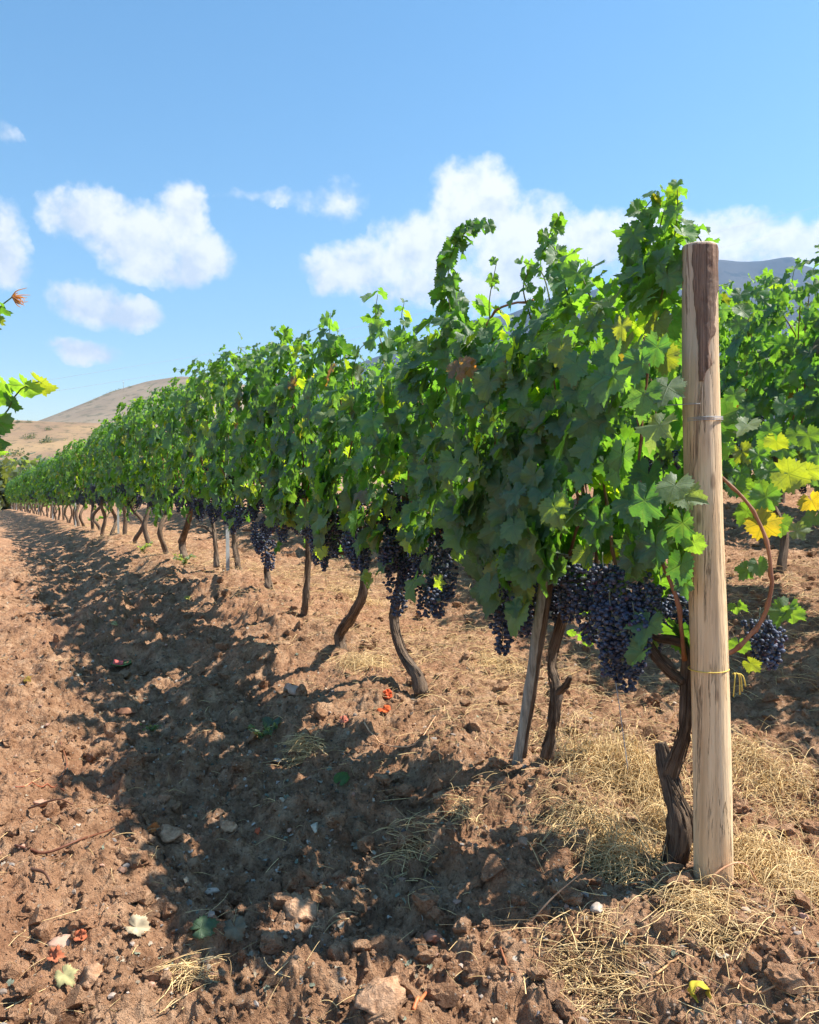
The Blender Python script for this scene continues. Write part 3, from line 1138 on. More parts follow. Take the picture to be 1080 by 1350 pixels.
# --- vine 1, beside the end post
v1 = near_root(.12, -.02, 'front grapevine with forked gnarled trunk and broken stub beside the wooden end post')
r_ = np.random.default_rng(305)
px_trunk([([(893, 1190), (889, 1140), (899, 1088), (889, 1045), (878, 1010), (871, 979)], [0, 0, 0, 0, 0, 0], [.040, .029, .031, .022, .017, .0135]),
          ([(883, 1030), (891, 1002), (902, 966), (906, 930), (907, 885), (912, 830)], [0, 0, 0, 0, .01, .02], [.017, .019, .015, .015, .014, .012]),
          ([(903, 900), (885, 885), (862, 860), (845, 830)], [0, -.01, -.03, -.04], [.014, .014, .012, .009]),
          ([(911, 850), (890, 845), (862, 838), (835, 815)], [.02, 0, -.02, -.02], [.012, .010, .008, .006])], root=v1)
px_cane(v1, [(912, 860), (960, 860), (990, 835), (1013, 790), (1016, 730), (995, 675), (955, 630), (905, 585)], [.02, .10, .16, .2, .2, .18, .12, .02], .0068, .0040, n=40)
px_cane(v1, [(905, 870), (895, 800), (865, 720), (850, 660), (845, 560), (860, 450)], [0, -.06, -.08, -.05, 0, 0], .006, .003)
px_cane(v1, [(845, 830), (815, 760), (805, 690), (790, 600), (770, 470)], [-.03, -.02, 0, .05, .0], .006, .003)
px_cane(v1, [(830, 815), (790, 780), (785, 700), (770, 640), (740, 500)], [.0, .05, .05, .1, .05], .006, .003)
f1 = Acc()
loc = Acc()
canopy(loc, r_, 360, .42, .70, 1.50, True, .23, .14)
Vw = np.concatenate(loc.V)
keep_shift = np.array([.36, 0, 0])
f1.n = 0


def add_local(acc, loc, shift, root):
    """local canopy leaves -> world points kept in acc"""
    c, s_ = math.cos(RZ), math.sin(RZ)
    off = 0
    for V, C, U in zip(loc.V, loc.C, loc.U):
        pass
    for kk, fl in loc.F.items():
        V = np.concatenate(loc.V) + shift
        Wd = np.stack([V[:, 0] * c - V[:, 1] * s_, V[:, 0] * s_ + V[:, 1] * c, V[:, 2]], -1) + np.array(root.location)
        acc.add(Wd, [np.concatenate(fl)], np.concatenate(loc.C), np.concatenate(loc.U))


add_local(f1, loc, np.array([.37, -.03, 0]), v1)
px_shoot(f1, [(850, 400), (838, 340), (842, 290), (868, 252)], [-.05, -.04, 0, 0], r_, .058, .030, .014, light=.3)
px_shoot(f1, [(870, 400), (884, 340), (893, 285), (893, 243)], [-.05, -.04, 0, 0], r_, .058, .026, .014, light=.4)
px_shoot(f1, [(860, 350), (870, 300), (880, 262)], [0, .03, .03], r_, .055, .035, .014, light=.3)
px_shoot(f1, [(880, 345), (905, 305), (925, 318), (933, 350)], [.05, .06, .07, .08], r_, .045, .026, .013, light=.2)
px_shoot(f1, [(760, 420), (735, 350), (722, 318), (738, 284)], [-.05, -.04, 0, 0], r_, .055, .028, .014, light=.3)
px_shoot(f1, [(790, 420), (770, 370), (765, 345)], [-.08, -.08, -.06], r_, .06, .035, .024, light=.3)
OUT = (-.75, -.65, .25)
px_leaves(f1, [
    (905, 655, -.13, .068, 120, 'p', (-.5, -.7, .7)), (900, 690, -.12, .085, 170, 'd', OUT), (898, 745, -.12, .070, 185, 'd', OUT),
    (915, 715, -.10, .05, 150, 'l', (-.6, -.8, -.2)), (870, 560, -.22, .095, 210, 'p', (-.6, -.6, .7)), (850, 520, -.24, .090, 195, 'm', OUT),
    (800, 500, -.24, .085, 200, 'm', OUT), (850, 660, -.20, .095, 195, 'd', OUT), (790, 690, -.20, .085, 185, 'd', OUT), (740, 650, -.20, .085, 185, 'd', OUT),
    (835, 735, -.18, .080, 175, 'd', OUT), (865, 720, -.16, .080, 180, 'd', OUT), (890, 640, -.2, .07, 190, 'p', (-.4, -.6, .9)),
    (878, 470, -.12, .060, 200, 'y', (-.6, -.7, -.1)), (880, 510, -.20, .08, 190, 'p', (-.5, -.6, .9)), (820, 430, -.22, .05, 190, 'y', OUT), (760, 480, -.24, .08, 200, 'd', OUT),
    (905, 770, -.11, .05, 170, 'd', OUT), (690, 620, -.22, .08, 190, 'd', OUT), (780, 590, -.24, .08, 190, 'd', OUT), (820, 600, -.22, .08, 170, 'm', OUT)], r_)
for q in range(26):      # fill towards the post
    px_leaves(f1, [(r_.uniform(700, 905), r_.uniform(400, 700), r_.uniform(-.25, .15), r_.uniform(.05, .085), r_.uniform(150, 220), r_.choice(['d', 'm', 'l', 'y', 'd']), OUT)], r_)
# right of the post, on the arched cane
RT = (-.4, -.8, .35)
BK = (-.3, -.8, -.45)
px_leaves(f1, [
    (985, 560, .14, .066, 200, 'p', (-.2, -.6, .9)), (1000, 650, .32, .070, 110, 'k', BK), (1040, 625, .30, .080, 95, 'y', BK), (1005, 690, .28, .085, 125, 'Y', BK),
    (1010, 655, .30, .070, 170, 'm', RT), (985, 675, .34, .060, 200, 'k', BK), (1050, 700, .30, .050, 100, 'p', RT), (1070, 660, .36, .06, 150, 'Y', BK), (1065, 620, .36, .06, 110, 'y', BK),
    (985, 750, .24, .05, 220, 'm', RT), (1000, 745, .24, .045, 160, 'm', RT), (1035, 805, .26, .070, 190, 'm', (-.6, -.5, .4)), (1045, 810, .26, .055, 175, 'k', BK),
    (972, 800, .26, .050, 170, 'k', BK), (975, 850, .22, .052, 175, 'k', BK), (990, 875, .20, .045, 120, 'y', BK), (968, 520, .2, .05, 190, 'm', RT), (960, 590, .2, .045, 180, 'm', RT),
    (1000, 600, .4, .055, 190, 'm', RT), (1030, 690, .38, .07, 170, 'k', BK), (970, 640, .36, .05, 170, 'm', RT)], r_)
for q in range(22):
    px_leaves(f1, [(r_.uniform(975, 1085), r_.uniform(530, 640), r_.uniform(.45, .8), r_.uniform(.045, .075), r_.uniform(150, 210), r_.choice(['m', 'd', 'k', 'm', 'y']), RT if q % 3 else BK)], r_)
px_leaves(f1, [(857, 838, .0, .030, 160, 'l', BK), (862, 850, .02, .022, 120, 'm', OUT)], r_)
for k_ in range(15):
    if k_ < 5: px_leaves(f1, [(r_.uniform(740, 800), r_.uniform(790, 850), r_.uniform(.0, .15), r_.uniform(.025, .045), r_.uniform(120, 240), 'l', BK)], r_)
    elif k_ < 8: px_leaves(f1, [(r_.uniform(965, 980), r_.uniform(380, 480), r_.uniform(.2, .3), r_.uniform(.035, .05), r_.uniform(150, 220), r_.choice(['m', 'd']), RT)], r_)
    else: px_leaves(f1, [(r_.uniform(870, 915), r_.uniform(345, 480), r_.uniform(.06, .2), r_.uniform(.04, .06), r_.uniform(150, 210), r_.choice(['l', 'm', 'y']), BK)], r_)
f1.build('foliage', M['leaf'], v1, xf=lambda q: rot_pts(q, v1))
for (px, py, u) in ((770, 745, -.08), (795, 750, -.12), (825, 755, -.10), (850, 775, -.08), (870, 775, .02), (780, 790, -.05), (805, 800, -.14), (835, 815, -.13), (815, 840, -.10),
                    (830, 870 - 25, -.05), (800, 765, .04), (745, 745, .0), (750, 765, -.05), (860, 800, .04), (900, 790, .12), (905, 820, .14), (1002, 822, .34), (1014, 832, .38), (740, 770, .08)):
    b = place_bunch(v1, rot_pts(Wp(px, py, u), v1), BUNCH_HI[int(r_.integers(0, 6))], r_, r_.uniform(.85, 1.05))

# --- vine 2, behind the leaning stake
v2 = near_root(.68, -.0, 'second grapevine of the row, pale thin trunk right behind the leaning grey stake')
r_ = np.random.default_rng(302)
px_trunk([([(722, 1000), (728, 960), (733, 910), (727, 870), (745, 800), (742, 740)], [0, 0, 0, .02, .03, .03], [.022, .016, .016, .014, .014, .012]),
          ([(732, 915), (745, 905), (752, 892)], [0, 0, 0], [.012, .009, .007]),
          ([(742, 760), (715, 745), (690, 735), (660, 730)], [.03, 0, 0, 0], [.012, .011, .010, .008])], root=v2, seed=31)
px_cane(v2, [(735, 770), (755, 720), (762, 660), (740, 560), (720, 430)], [.0, .0, .0, 0, 0], .006, .003)
px_cane(v2, [(700, 745), (675, 690), (655, 600), (648, 520), (655, 470), (690, 450)], [-.02, -.05, -.08, -.08, -.05, 0], .006, .003)
px_cane(v2, [(665, 800), (640, 740), (632, 670), (640, 560), (630, 470), (650, 415), (705, 395)], [.03, .0, .0, -.02, -.05, -.08, -.05], .006, .0035, n=34)
f2 = Acc(); loc = Acc()
canopy(loc, r_, 330, .42, .64, 1.40, True, .23, .13)
add_local(f2, loc, np.array([.15, 0, 0]), v2)
px_shoot(f2, [(670, 480), (622, 455), (597, 420), (590, 375), (597, 330), (616, 305), (640, 297)], [-.05, -.1, -.1, -.1, -.1, -.1, -.1], r_, .068, .036, .0125)
px_shoot(f2, [(650, 450), (645, 400), (655, 345)], [-.1, -.1, -.1], r_, .065, .02, .035, light=.3)
px_shoot(f2, [(700, 420), (690, 380), (700, 350)], [-.1, -.1, -.1], r_, .055, .03, .03, light=.3)
px_shoot(f2, [(730, 420), (715, 360), (690, 345)], [-.0, -.0, -.0], r_, .055, .03, .03, light=.3)
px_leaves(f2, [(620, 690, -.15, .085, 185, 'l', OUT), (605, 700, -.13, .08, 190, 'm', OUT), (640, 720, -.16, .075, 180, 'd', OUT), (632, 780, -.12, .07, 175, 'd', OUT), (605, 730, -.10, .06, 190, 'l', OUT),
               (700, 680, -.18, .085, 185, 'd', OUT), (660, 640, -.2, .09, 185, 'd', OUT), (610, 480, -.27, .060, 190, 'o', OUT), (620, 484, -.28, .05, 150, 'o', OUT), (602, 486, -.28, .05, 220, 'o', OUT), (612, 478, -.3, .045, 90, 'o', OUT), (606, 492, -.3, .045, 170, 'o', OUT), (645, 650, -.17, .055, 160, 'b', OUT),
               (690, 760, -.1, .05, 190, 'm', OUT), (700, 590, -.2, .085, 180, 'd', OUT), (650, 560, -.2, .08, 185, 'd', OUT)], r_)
f2.build('foliage', M['leaf'], v2, xf=lambda q: rot_pts(q, v2))
for (px, py, u) in ((655, 745, -.05), (670, 755, -.1), (690, 770, -.08), (680, 790, -.02), (660, 780, 0.02), (700, 790, .02), (650, 700, 0), (720, 760, .05), (675, 720, .05), (665, 805, -.06), (640, 715, .08), (695, 745, -.04)):
    place_bunch(v2, rot_pts(Wp(px, py, u), v2), BUNCH_HI[int(r_.integers(0, 6))], r_, r_.uniform(.9, 1.1))

# --- vines 3 to 8: trunks traced, canopy by rule
SPEC = [
    (1.53, [((555, 915), (550, 890), (530, 860), (519, 815), (528, 770), (535, 700), (538, 640)), [.030, .024, .018, .018, .016, .014, .012]],
     'third grapevine, trunk bowed in an S below two long hanging bunches', [(512, 670), (528, 665), (540, 680), (520, 710), (532, 735), (525, 765), (570, 680), (582, 690), (572, 720), (580, 750), (565, 765), (575, 775), (546, 720), (520, 640)]),
    (2.42, [((450, 865), (449, 835), (462, 815), (478, 785), (480, 740), (475, 680)), [.026, .022, .021, .019, .014, .012]],
     'fourth grapevine, short trunk bent sharply to the right at knee height', [(463, 685), (458, 695), (470, 700), (440, 655), (428, 650), (466, 715), (485, 660)]),
    (2.95, [((397, 825), (403, 800), (404, 770), (407, 730), (405, 690), (405, 660)), [.024, .018, .015, .014, .012, .012]],
     'fifth grapevine, straight slim trunk with dried red leaves where it meets the canopy', [(413, 695), (425, 700), (420, 715), (428, 725), (432, 655), (412, 680), (395, 660)]),
    (3.60, [((356, 778), (352, 755), (353, 735), (350, 710), (350, 680)), [.022, .016, .014, .013, .012]],
     'sixth grapevine, thin straight dark trunk right of the metal stake', [(345, 690), (352, 685), (342, 705), (350, 715), (335, 660), (360, 670)]),
    (4.30, [((317, 762), (313, 740), (309, 715), (308, 690), (305, 670)), [.024, .018, .015, .014, .012]],
     'seventh grapevine, trunk standing just right of the green metal stake', [(300, 665), (310, 660), (295, 650), (320, 670), (305, 675), (285, 650)]),
    (5.10, [((286, 748), (284, 725), (283, 705), (280, 680)), [.020, .016, .014, .012]],
     'eighth grapevine, thin trunk just left of the green metal stake', [(275, 660), (282, 665), (268, 655), (290, 660), (262, 660)]),
    (6.05, [((243, 738), (240, 715), (246, 695), (251, 675), (252, 660)), [.034, .026, .022, .020, .018]],
     'ninth grapevine, thick trunk swept to the right above a small grey weed', [(250, 650), (258, 655), (245, 645), (262, 650), (240, 655), (235, 650)]),
]
for i, (s0, (tp_, rads), lab, bl) in enumerate(SPEC):
    v = near_root(s0, 0, lab)
    r_ = np.random.default_rng(310 + i)
    arm = []
    top = tp_[-2]
    sc_ = 120 / (1 + .5 * s0)
    arm = ([top, (top[0] - .35 * sc_, top[1] - 10), (top[0] - .7 * sc_, top[1] - 12)], [0, 0, 0], [.011, .010, .008])
    px_trunk([(list(tp_), [0] * len(tp_), rads), arm], root=v, seed=50 + i, n=24)
    fa = Acc(); loc = Acc()
    zh = [1.36, 1.42, 1.43, 1.45, 1.46, 1.48, 1.48][i]
    canopy(loc, r_, [350, 330, 270, 270, 280, 290, 290][i], .5, [.62, .58, .56, .52, .49, .47, .46][i], zh, True, .23, .11)
    add_local(fa, loc, np.array([.05, 0, 0]), v)
    for k in range(5):
        x0 = r_.uniform(-.4, .4)
        h = r_.uniform(.04, .16)
        pl = spline([[x0, r_.normal(0, .06), zh - .1], [x0 + r_.normal(0, .04), r_.normal(0, .06), zh + h * .5], [x0 + r_.normal(0, .1), r_.normal(0, .1), zh + h]], 8)
        c, s_ = math.cos(RZ), math.sin(RZ)
        pw_ = np.stack([pl[:, 0] * c - pl[:, 1] * s_, pl[:, 0] * s_ + pl[:, 1] * c, pl[:, 2]], -1) + np.array(v.location)
        V, F, uv = tube(pw_, np.linspace(.003, .0012, 8), 4)
        fa.add(V, F, (.12, .13, .05))
        shoot_leaves(fa, pw_, .06, .024, r_, .03, True, light=.3)
    if i == 0:
        px_shoot(fa, [(505, 460), (495, 420), (498, 388)], -.1, r_, .07, .04, .022, light=.2)
        px_shoot(fa, [(540, 455), (530, 420), (533, 398)], .0, r_, .06, .03, .025, light=.2)
    if i == 1:
        px_shoot(fa, [(445, 470), (435, 440), (436, 412)], -.1, r_, .07, .035, .025)
        px_leaves(fa, [(430, 500, -.2, .05, 150, 'b', OUT), (437, 485, -.22, .045, 190, 'b', OUT)], r_)
    if i == 2:
        px_leaves(fa, [(402, 665, -.12, .07, 185, 'b', OUT), (412, 670, -.12, .06, 175, 'b', OUT), (398, 670, -.1, .06, 195, 'b', OUT), (383, 505, -.22, .05, 130, 'b', OUT), (388, 500, -.22, .05, 170, 'b', OUT)], r_)
    fa.build('foliage', M['leaf'], v, xf=lambda q: rot_pts(q, v))
    for k in range(4):
        x0 = r_.uniform(-.3, .35)
        p = cane_path(r_, x0 * .7, x0 + r_.normal(0, .12), .63, zh - .1)
        V, F, uv = tube(p, np.linspace(.0055, .003, len(p)), 6)
        a = Acc(); a.add(V, F)
        a.build('cane', M['cane'], v)
    for (px, py) in bl:
        place_bunch(v, rot_pts(Wp(px, py, r_.uniform(-.13, -.02)), v), BUNCH_HI[int(r_.integers(0, 6))], r_, r_.uniform(.9, 1.1))
    for k in range(5):
        place_bunch(v, (r_.uniform(-.35, .4), r_.uniform(-.05, .14), r_.uniform(.56, .72)), BUNCH_HI[int(r_.integers(0, 6))], r_)

# ------------------------------------------------------------------ first row, the rest: copies of a few kinds
mid = [make_vine(400 + k, True, 310, 12, 4, 4, 1.44, .24, .5, .44, yellow=.10) for k in range(4)]
far = [make_vine(420 + k, False, 300, 9, 2, 3, 1.36, .26, .5, .40) for k in range(4)]
used = set()


def next_vine(pool, k):
    src = pool[k % len(pool)]
    if src.name in used:
        return copy_tree(src)
    used.add(src.name)
    return src


FAR_L = 'distant grapevine of the long row beyond the thick swept trunk'
rr_ = random.Random(5)
s = 6.9
k = 0
while s < 49:
    pool = mid if s < 15 else far
    o = next_vine(pool, k)
    set_vine(o, s + rr_.uniform(-.08, .08), rr_.uniform(-.03, .03), flip=(k // len(pool)) % 2 == 1, sc=rr_.uniform(.96, 1.03), label=FAR_L, group='grapevines in the far part of the long row')
    k += 1
    s += .84
R2 = 'grapevine of the second row, glimpsed through gaps of the front row'
SECOND = {2: 'second row grapevine right of the wooden post, trunk in straw behind the yellow leaves',
          1: 'second row grapevine cut by the right edge of the photo'}
mid2 = [make_vine(440 + k, True, 430, 6, 4, 4, 1.54, .30, .5, .46, yellow=.03) for k in range(3)]
for k in range(24):
    s = .0 + .82 * k
    o = next_vine(mid2 if s < 9 else far, k)
    kk = dict(label=SECOND.get(k, R2), group='grapevines of the second row')
    set_vine(o, s, 2.3 + rr_.uniform(-.04, .04), flip=(k // 3) % 2 == 1, sc=1.04 if k < 4 else rr_.uniform(1.0, 1.06), **kk)
for k in range(16):
    s = .9 + .80 * k
    o = next_vine(mid2 if k < 7 else far, k + 1)
    set_vine(o, s, 4.6, flip=k % 2 == 1, sc=1.05, label='grapevine of the third row, glimpsed behind the second row on the right', group='grapevines of the third row')
# left row: only its shoots reach into view
v = make_vine(460, True, 230, 4, 3, 3, 1.42, .24, .45, .5)
set_vine(v, .85, -2.35, label='grapevine left of the path, only its sunlit shoot tips reaching in at the left edge', group=None)
r_ = np.random.default_rng(461)
fl = Acc()
bpy.context.view_layer.update()


def at_shoot(pts, r0=.003, r1=.0015, col=(.12, .15, .05)):
    P = spline([at(*p) for p in pts], 14)
    V, F, uv = tube(P, np.linspace(r0, r1, 14), 5)
    fl.add(V, F, col)
    return P


at_shoot([(-330, 560, 2.0), (-150, 520, 2.0), (-40, 480, 2.0), (-5, 412, 2.0), (18, 390, 2.0)])
at_shoot([(-330, 560, 2.0), (-120, 580, 2.0), (-10, 560, 2.0), (25, 515, 2.0), (60, 500, 2.0)])
rows = [((32, 508, 2.0), .062, 170, 'l'), ((54, 505, 2.0), .044, 120, 'y'), ((2, 505, 2.0), .062, 170, 'l'), ((-8, 520, 2.02), .055, 160, 'l'), ((14, 530, 2.0), .036, 120, 'd'),
        ((-5, 555, 1.98), .050, 100, 'm'), ((-8, 575, 2.0), .045, 120, 'd'), ((-12, 590, 2.0), .045, 140, 'l'), ((2, 404, 2.0), .035, 170, 'm'), ((-8, 415, 2.0), .04, 190, 'y'), ((-12, 432, 2.0), .03, 110, 'd'),
        ((-30, 540, 2.0), .06, 190, 'm'), ((-40, 570, 2.0), .06, 190, 'd'), ((-30, 480, 2.0), .05, 190, 'm'), ((-60, 520, 2.0), .06, 170, 'd'), ((-90, 560, 2.0), .06, 190, 'm')]
for (p, sz, ang, tone) in rows:
    a = R(ang)
    add_leaves(fl, at(*p)[None], np.array([[r_.normal(-.3, .2), -.75, -.45 + r_.normal(0, .25)]]), np.array([[math.sin(a), 0, math.cos(a)]]), np.array([sz]), np.array([TONES[tone]]) * (1.15 if tone in 'ly' else 1.0), True, r_)
# dried flower-like tip
tipP = at(16, 391, 2.0)
for q in range(14):
    d = norm(np.array([r_.uniform(.2, 1), r_.normal(0, .5), r_.normal(-.1, .4)]))
    P = spline([tipP, tipP + d * .02 + r_.normal(0, .003, 3), tipP + d * r_.uniform(.025, .05) + r_.normal(0, .006, 3)], 6)
    V, F, uv = tube(P, np.linspace(.0022, .0006, 6), 4)
    fl.add(V, F, (.42, .24, .14))
fl.build('shoot', M['leaf'], v, xf=lambda q: rot_pts(q, v))
# every prototype that found no place is removed
for o in mid + far + mid2:
    if o.name not in used:
        for c in list(o.children): bpy.data.objects.remove(c)
        bpy.data.objects.remove(o)

# ------------------------------------------------------------------ posts, stakes, wires
def end_post():
    base = Wp(941, 1172, 0)
    top = Wp(922, 326, 0)
    x, y = base[:2]
    root = empty('wooden_post', (x, y, base[2] - .02))
    tag(root, 'tall pale debarked wooden end post with dark bark strip near its top', 'post')
    Hh = top[2] - base[2] + .02
    lean = (top[:2] - base[:2])
    n, k = 150, 64
    th = np.linspace(0, 2 * np.pi, k, endpoint=False)
    zz = np.concatenate([np.linspace(-.22, 0, 8)[:-1], np.linspace(0, Hh, n)])
    A, Z = np.meshgrid(th, zz)
    rad = .0475 - .004 * Z / Hh
    rad = rad + .0022 * fbm(np.cos(A) * 1.3 + 3, np.sin(A) * 1.3 + Z * 2.2, 3, 5) + .0010 * fbm(A * 7, Z * 3.5, 3, 8)
    # strip of bark that was left on: proud of the wood
    cx = lean[0] * Z / Hh + .004 * np.sin(Z * 4)
    cy = lean[1] * Z / Hh
    V = np.stack([cx + np.cos(A) * rad, cy + np.sin(A) * rad, Z], -1).reshape(-1, 3)
    m = len(zz)
    i = np.arange(m - 1)[:, None] * k; j = np.arange(k)[None, :]; j2 = (j + 1) % k
    F = np.stack([i + j, i + j2, i + k + j2, i + k + j], -1).reshape(-1, 4)
    # sawn top, slightly chamfered
    topring = V[-k:].copy(); c = topring.mean(0)
    r1 = c + (topring - c) * .93 + np.array([0, 0, .004])
    ctr = c + np.array([0, 0, .0045])
    V = np.vstack([V, r1, ctr[None]])
    b = (m - 1) * k
    F2 = np.stack([b + j[0], b + j2[0], m * k + j2[0], m * k + j[0]], -1)
    F3 = np.stack([m * k + j[0], m * k + j2[0], np.full(k, m * k + k)], -1)
    make_mesh('shaft', V, [F, F2, F3], M['wood'], parent=root)
    # bark strip as a shell with ragged sides; angle faces the camera
    fa = math.atan2(-y, -x)
    nz, na = 90, 15
    zz = np.linspace(Hh - .345, Hh - .003, nz)
    t = (zz - zz[0]) / (zz[-1] - zz[0])
    r_ = np.random.default_rng(4)
    nzv = fbm(zz * 30, zz * 0 + 3, 4, 3)
    nzw = fbm(zz * 26, zz * 0 + 9, 4, 6)
    left = fa - np.interp(t, [0, .3, .6, 1], [.05, .10, .32, .38]) + nzv * .10
    right = fa + np.interp(t, [0, .1, .3, .45, .7, 1], [.34, .50, .60, .95, 1.3, 1.35]) + nzw * .42
    left, right = np.minimum(left, right), np.maximum(left, right)
    a = left[:, None] + (right - left)[:, None] * np.linspace(0, 1, na)[None, :]
    Zm = np.repeat(zz[:, None], na, 1)
    edge = 1 - np.abs(np.linspace(-1, 1, na))[None, :] ** 6
    rr = .0475 - .004 * Zm / Hh + .0004 + (.0014 + .0022 * fbm(a * 9, Zm * 60, 3, 12)) * edge + .0012
    cx = lean[0] * Zm / Hh + .004 * np.sin(Zm * 4); cy = lean[1] * Zm / Hh
    V = np.stack([cx + np.cos(a) * rr, cy + np.sin(a) * rr, Zm], -1).reshape(-1, 3)
    i = np.arange(nz - 1)[:, None] * na; j = np.arange(na - 1)[None, :]
    F = np.stack([i + j, i + j + 1, i + na + j + 1, i + na + j], -1).reshape(-1, 4)
    uv = np.stack([a.ravel() * .6, Zm.ravel() * .5], -1)
    o = make_mesh('bark_strip', V, [F], M['pole_bark'], parent=root, uv=uv)
    o['label'] = 'dark red brown strip of bark left on the pale wood'
    md = o.modifiers.new('thick', 'SOLIDIFY'); md.thickness = .003; md.offset = -1

    def ring(z, r, turns, rw, name, m, tilt=0, dz=.004):
        n = 40 * turns
        a = np.linspace(0, 2 * np.pi * turns, n)
        P = np.stack([lean[0] * z / Hh + np.cos(a) * r, lean[1] * z / Hh + np.sin(a) * r, z + dz * a / 6.28 + tilt * np.cos(a)], -1)
        V, F, uv = tube(P, rw, 6)
        acc = Acc(); acc.add(V, F)
        return acc, name, m
    zw = Wp(930, 556, 0)[2] - base[2] + .02
    acc, nm, mt = ring(zw, .0472, 3, .0011, 'wire_tie', M['wire'], .001, .0035)
    acc.build(nm, mt, root)
    zw = Wp(938, 883, 0)[2] - base[2] + .02
    acc, nm, mt = ring(zw, .0486, 1, .0013, 'twine', M['twine'], .001, .002)
    rgt = np.array([lean[0] * zw / Hh + .040, -.030, zw])
    for dx, dz, c in ((.022, -.042, 0), (.030, -.030, 0), (.016, -.050, 0), (.0, -.055, 0)):
        P = spline([rgt, rgt + np.array([dx * .6 + .004, -.006, -.002]), rgt + np.array([dx, -.008, dz])], 8)
        V, F, uv = tube(P, .0016, 5)
        acc.add(V, F)
    acc.build(nm, mt, root)
    return root, base, top


post, PB, PT = end_post()


def stake_at(pb, pt, r0, r1, name, label, cat, m, u=-.05, k=10, wob=.1, group=None, parts=True, sq=False):
    b, t = Wp(*pb, u), Wp(*pt, u)
    root = empty(name, tuple(b))
    tag(root, label, cat, group)
    P = np.linspace([0, 0, 0] - (t - b) / np.linalg.norm(t - b) * .15, t - b, 24)
    P[:, 0] += .004 * np.sin(np.linspace(0, 7, 24))
    V, F, uv = tube(P, np.linspace(r0, r1, 24), k, wob, 3, ridge=.08)
    a = Acc(); a.add(V, F, uv=uv)
    a.build('shaft', m, root)
    return root, b, t


st, sb, st_t = stake_at((684, 990), (752, 560), .0185, .016, 'wooden_stake', 'weathered grey wooden stake leaning right, between the first two trunks', 'stake', M['stake'], -.07)
# dark inner half of the split stake and the string tied round it
P = np.linspace(np.array([.012, -.002, -.02]), (st_t - sb) + np.array([.012, -.002, -.03]), 24)
V, F, uv = tube(P, .011, 8, .2, 5)
a = Acc(); a.add(V, F, uv=uv); o = a.build('split_face', M['bark'], st)
kp = Wp(735, 735, -.07) - sb
a = Acc()
for q in range(4):
    th = np.linspace(0, 6.28, 24)
    P = np.stack([kp[0] + np.cos(th) * .027 + .006, kp[1] + np.sin(th) * .024, kp[2] + .004 * q + .006 * np.cos(th + q)], -1)
    V, F, uv = tube(P, .0016, 5); a.add(V, F)
P = spline([kp + [.03, -.01, 0], kp + [.06, -.01, .003], kp + [.10, .0, -.002]], 8)
V, F, uv = tube(P, .004, 6); a.add(V, F)
a.build('tie', M['stake'], st)


def metal_stake(b, h, label, group=None, lean=(.01, 0)):
    root = empty('metal_stake', tuple(b), RZ)
    tag(root, label, 'stake', group)
    # angle-iron profile
    w_, t_ = .026, .003
    prof = np.array([[0, 0], [w_, 0], [w_, t_], [t_, t_], [t_, w_], [0, w_]]) - w_ / 3
    V = []
    for z in (-.2, h):
        V += [[p[0] + lean[0] * z, p[1] + lean[1] * z, z] for p in prof]
    k = 6
    F4 = [[i, (i + 1) % k, k + (i + 1) % k, k + i] for i in range(k)]
    F6 = [[5, 4, 3, 2, 1, 0], [6, 7, 8, 9, 10, 11]]
    make_mesh('shaft', np.array(V), [np.array(F4), np.array(F6)], M['metal'], parent=root, smooth=False)
    # hooks for the wires
    a = Acc()
    for z in (.5, .9, 1.3):
        if z > h: continue
        P = spline([[0, -.01, z], [.02, -.02, z + .004], [.024, -.022, z + .02]], 6)
        V2, F2, uv = tube(P, .002, 5); a.add(V2, F2)
    a.build('hook', M['wire'], root)
    return root


b = Wp(301, 758, -.05)
metal_stake(b, 1.3, 'pale green grey metal stake in the front row between the seventh and eighth trunks')
for s in (9.6, 14.8, 20.0, 25.2, 30.4, 35.6, 41, 46.5):
    x, y = from_su(s, -.03)
    metal_stake((x, y, Hs(x, y)), 1.4, 'metal stake far down the long row, small with distance', 'stakes far down the long row', (0, 0))
for s in (4.3, 9.6):
    x, y = from_su(s, 2.3)
    metal_stake((x, y, Hs(x, y)), 1.45, 'metal stake among the vines of the second row', 'stakes of the second row')


def row_wire(u, z, s1, label, s0=0.0, r=.0012, uo=0):
    ss = np.arange(s0, s1, .8)
    x, y = from_su(ss, np.full_like(ss, u))
    zz = CAMZ + np.interp(ss, _SX, _SY) + np.interp(u, _UX, _UY) + z
    k = np.convolve(np.pad(zz, 3, mode='edge'), np.ones(7) / 7, 'valid')
    V, F, uv = tube(np.stack([x, y, k], -1), r, 5)
    a = Acc(); a.add(V, F)
    o = a.build('trellis_wire', M['wire'])
    tag(o, label, 'wire')
    return o


row_wire(-.05, .775 + .38, 49, 'trellis wire running from the tie on the end post through the front row canopy')
row_wire(.03, .63, 49, 'lowest trellis wire of the front row, carrying the vine arms')
row_wire(2.3, .70, 19, 'trellis wire of the second row')
# loose wire hanging from the big bunch
P = spline([Wp(812, 900, -.1), Wp(818, 940, -.1), Wp(824, 985, -.1), Wp(828, 1015, -.1)], 12)
V, F, uv = tube(P, .0012, 5)
a = Acc(); a.add(V, F); o = a.build('string', M['wire'])
tag(o, 'thin pale string hanging below the largest bunch down to the straw', 'string')

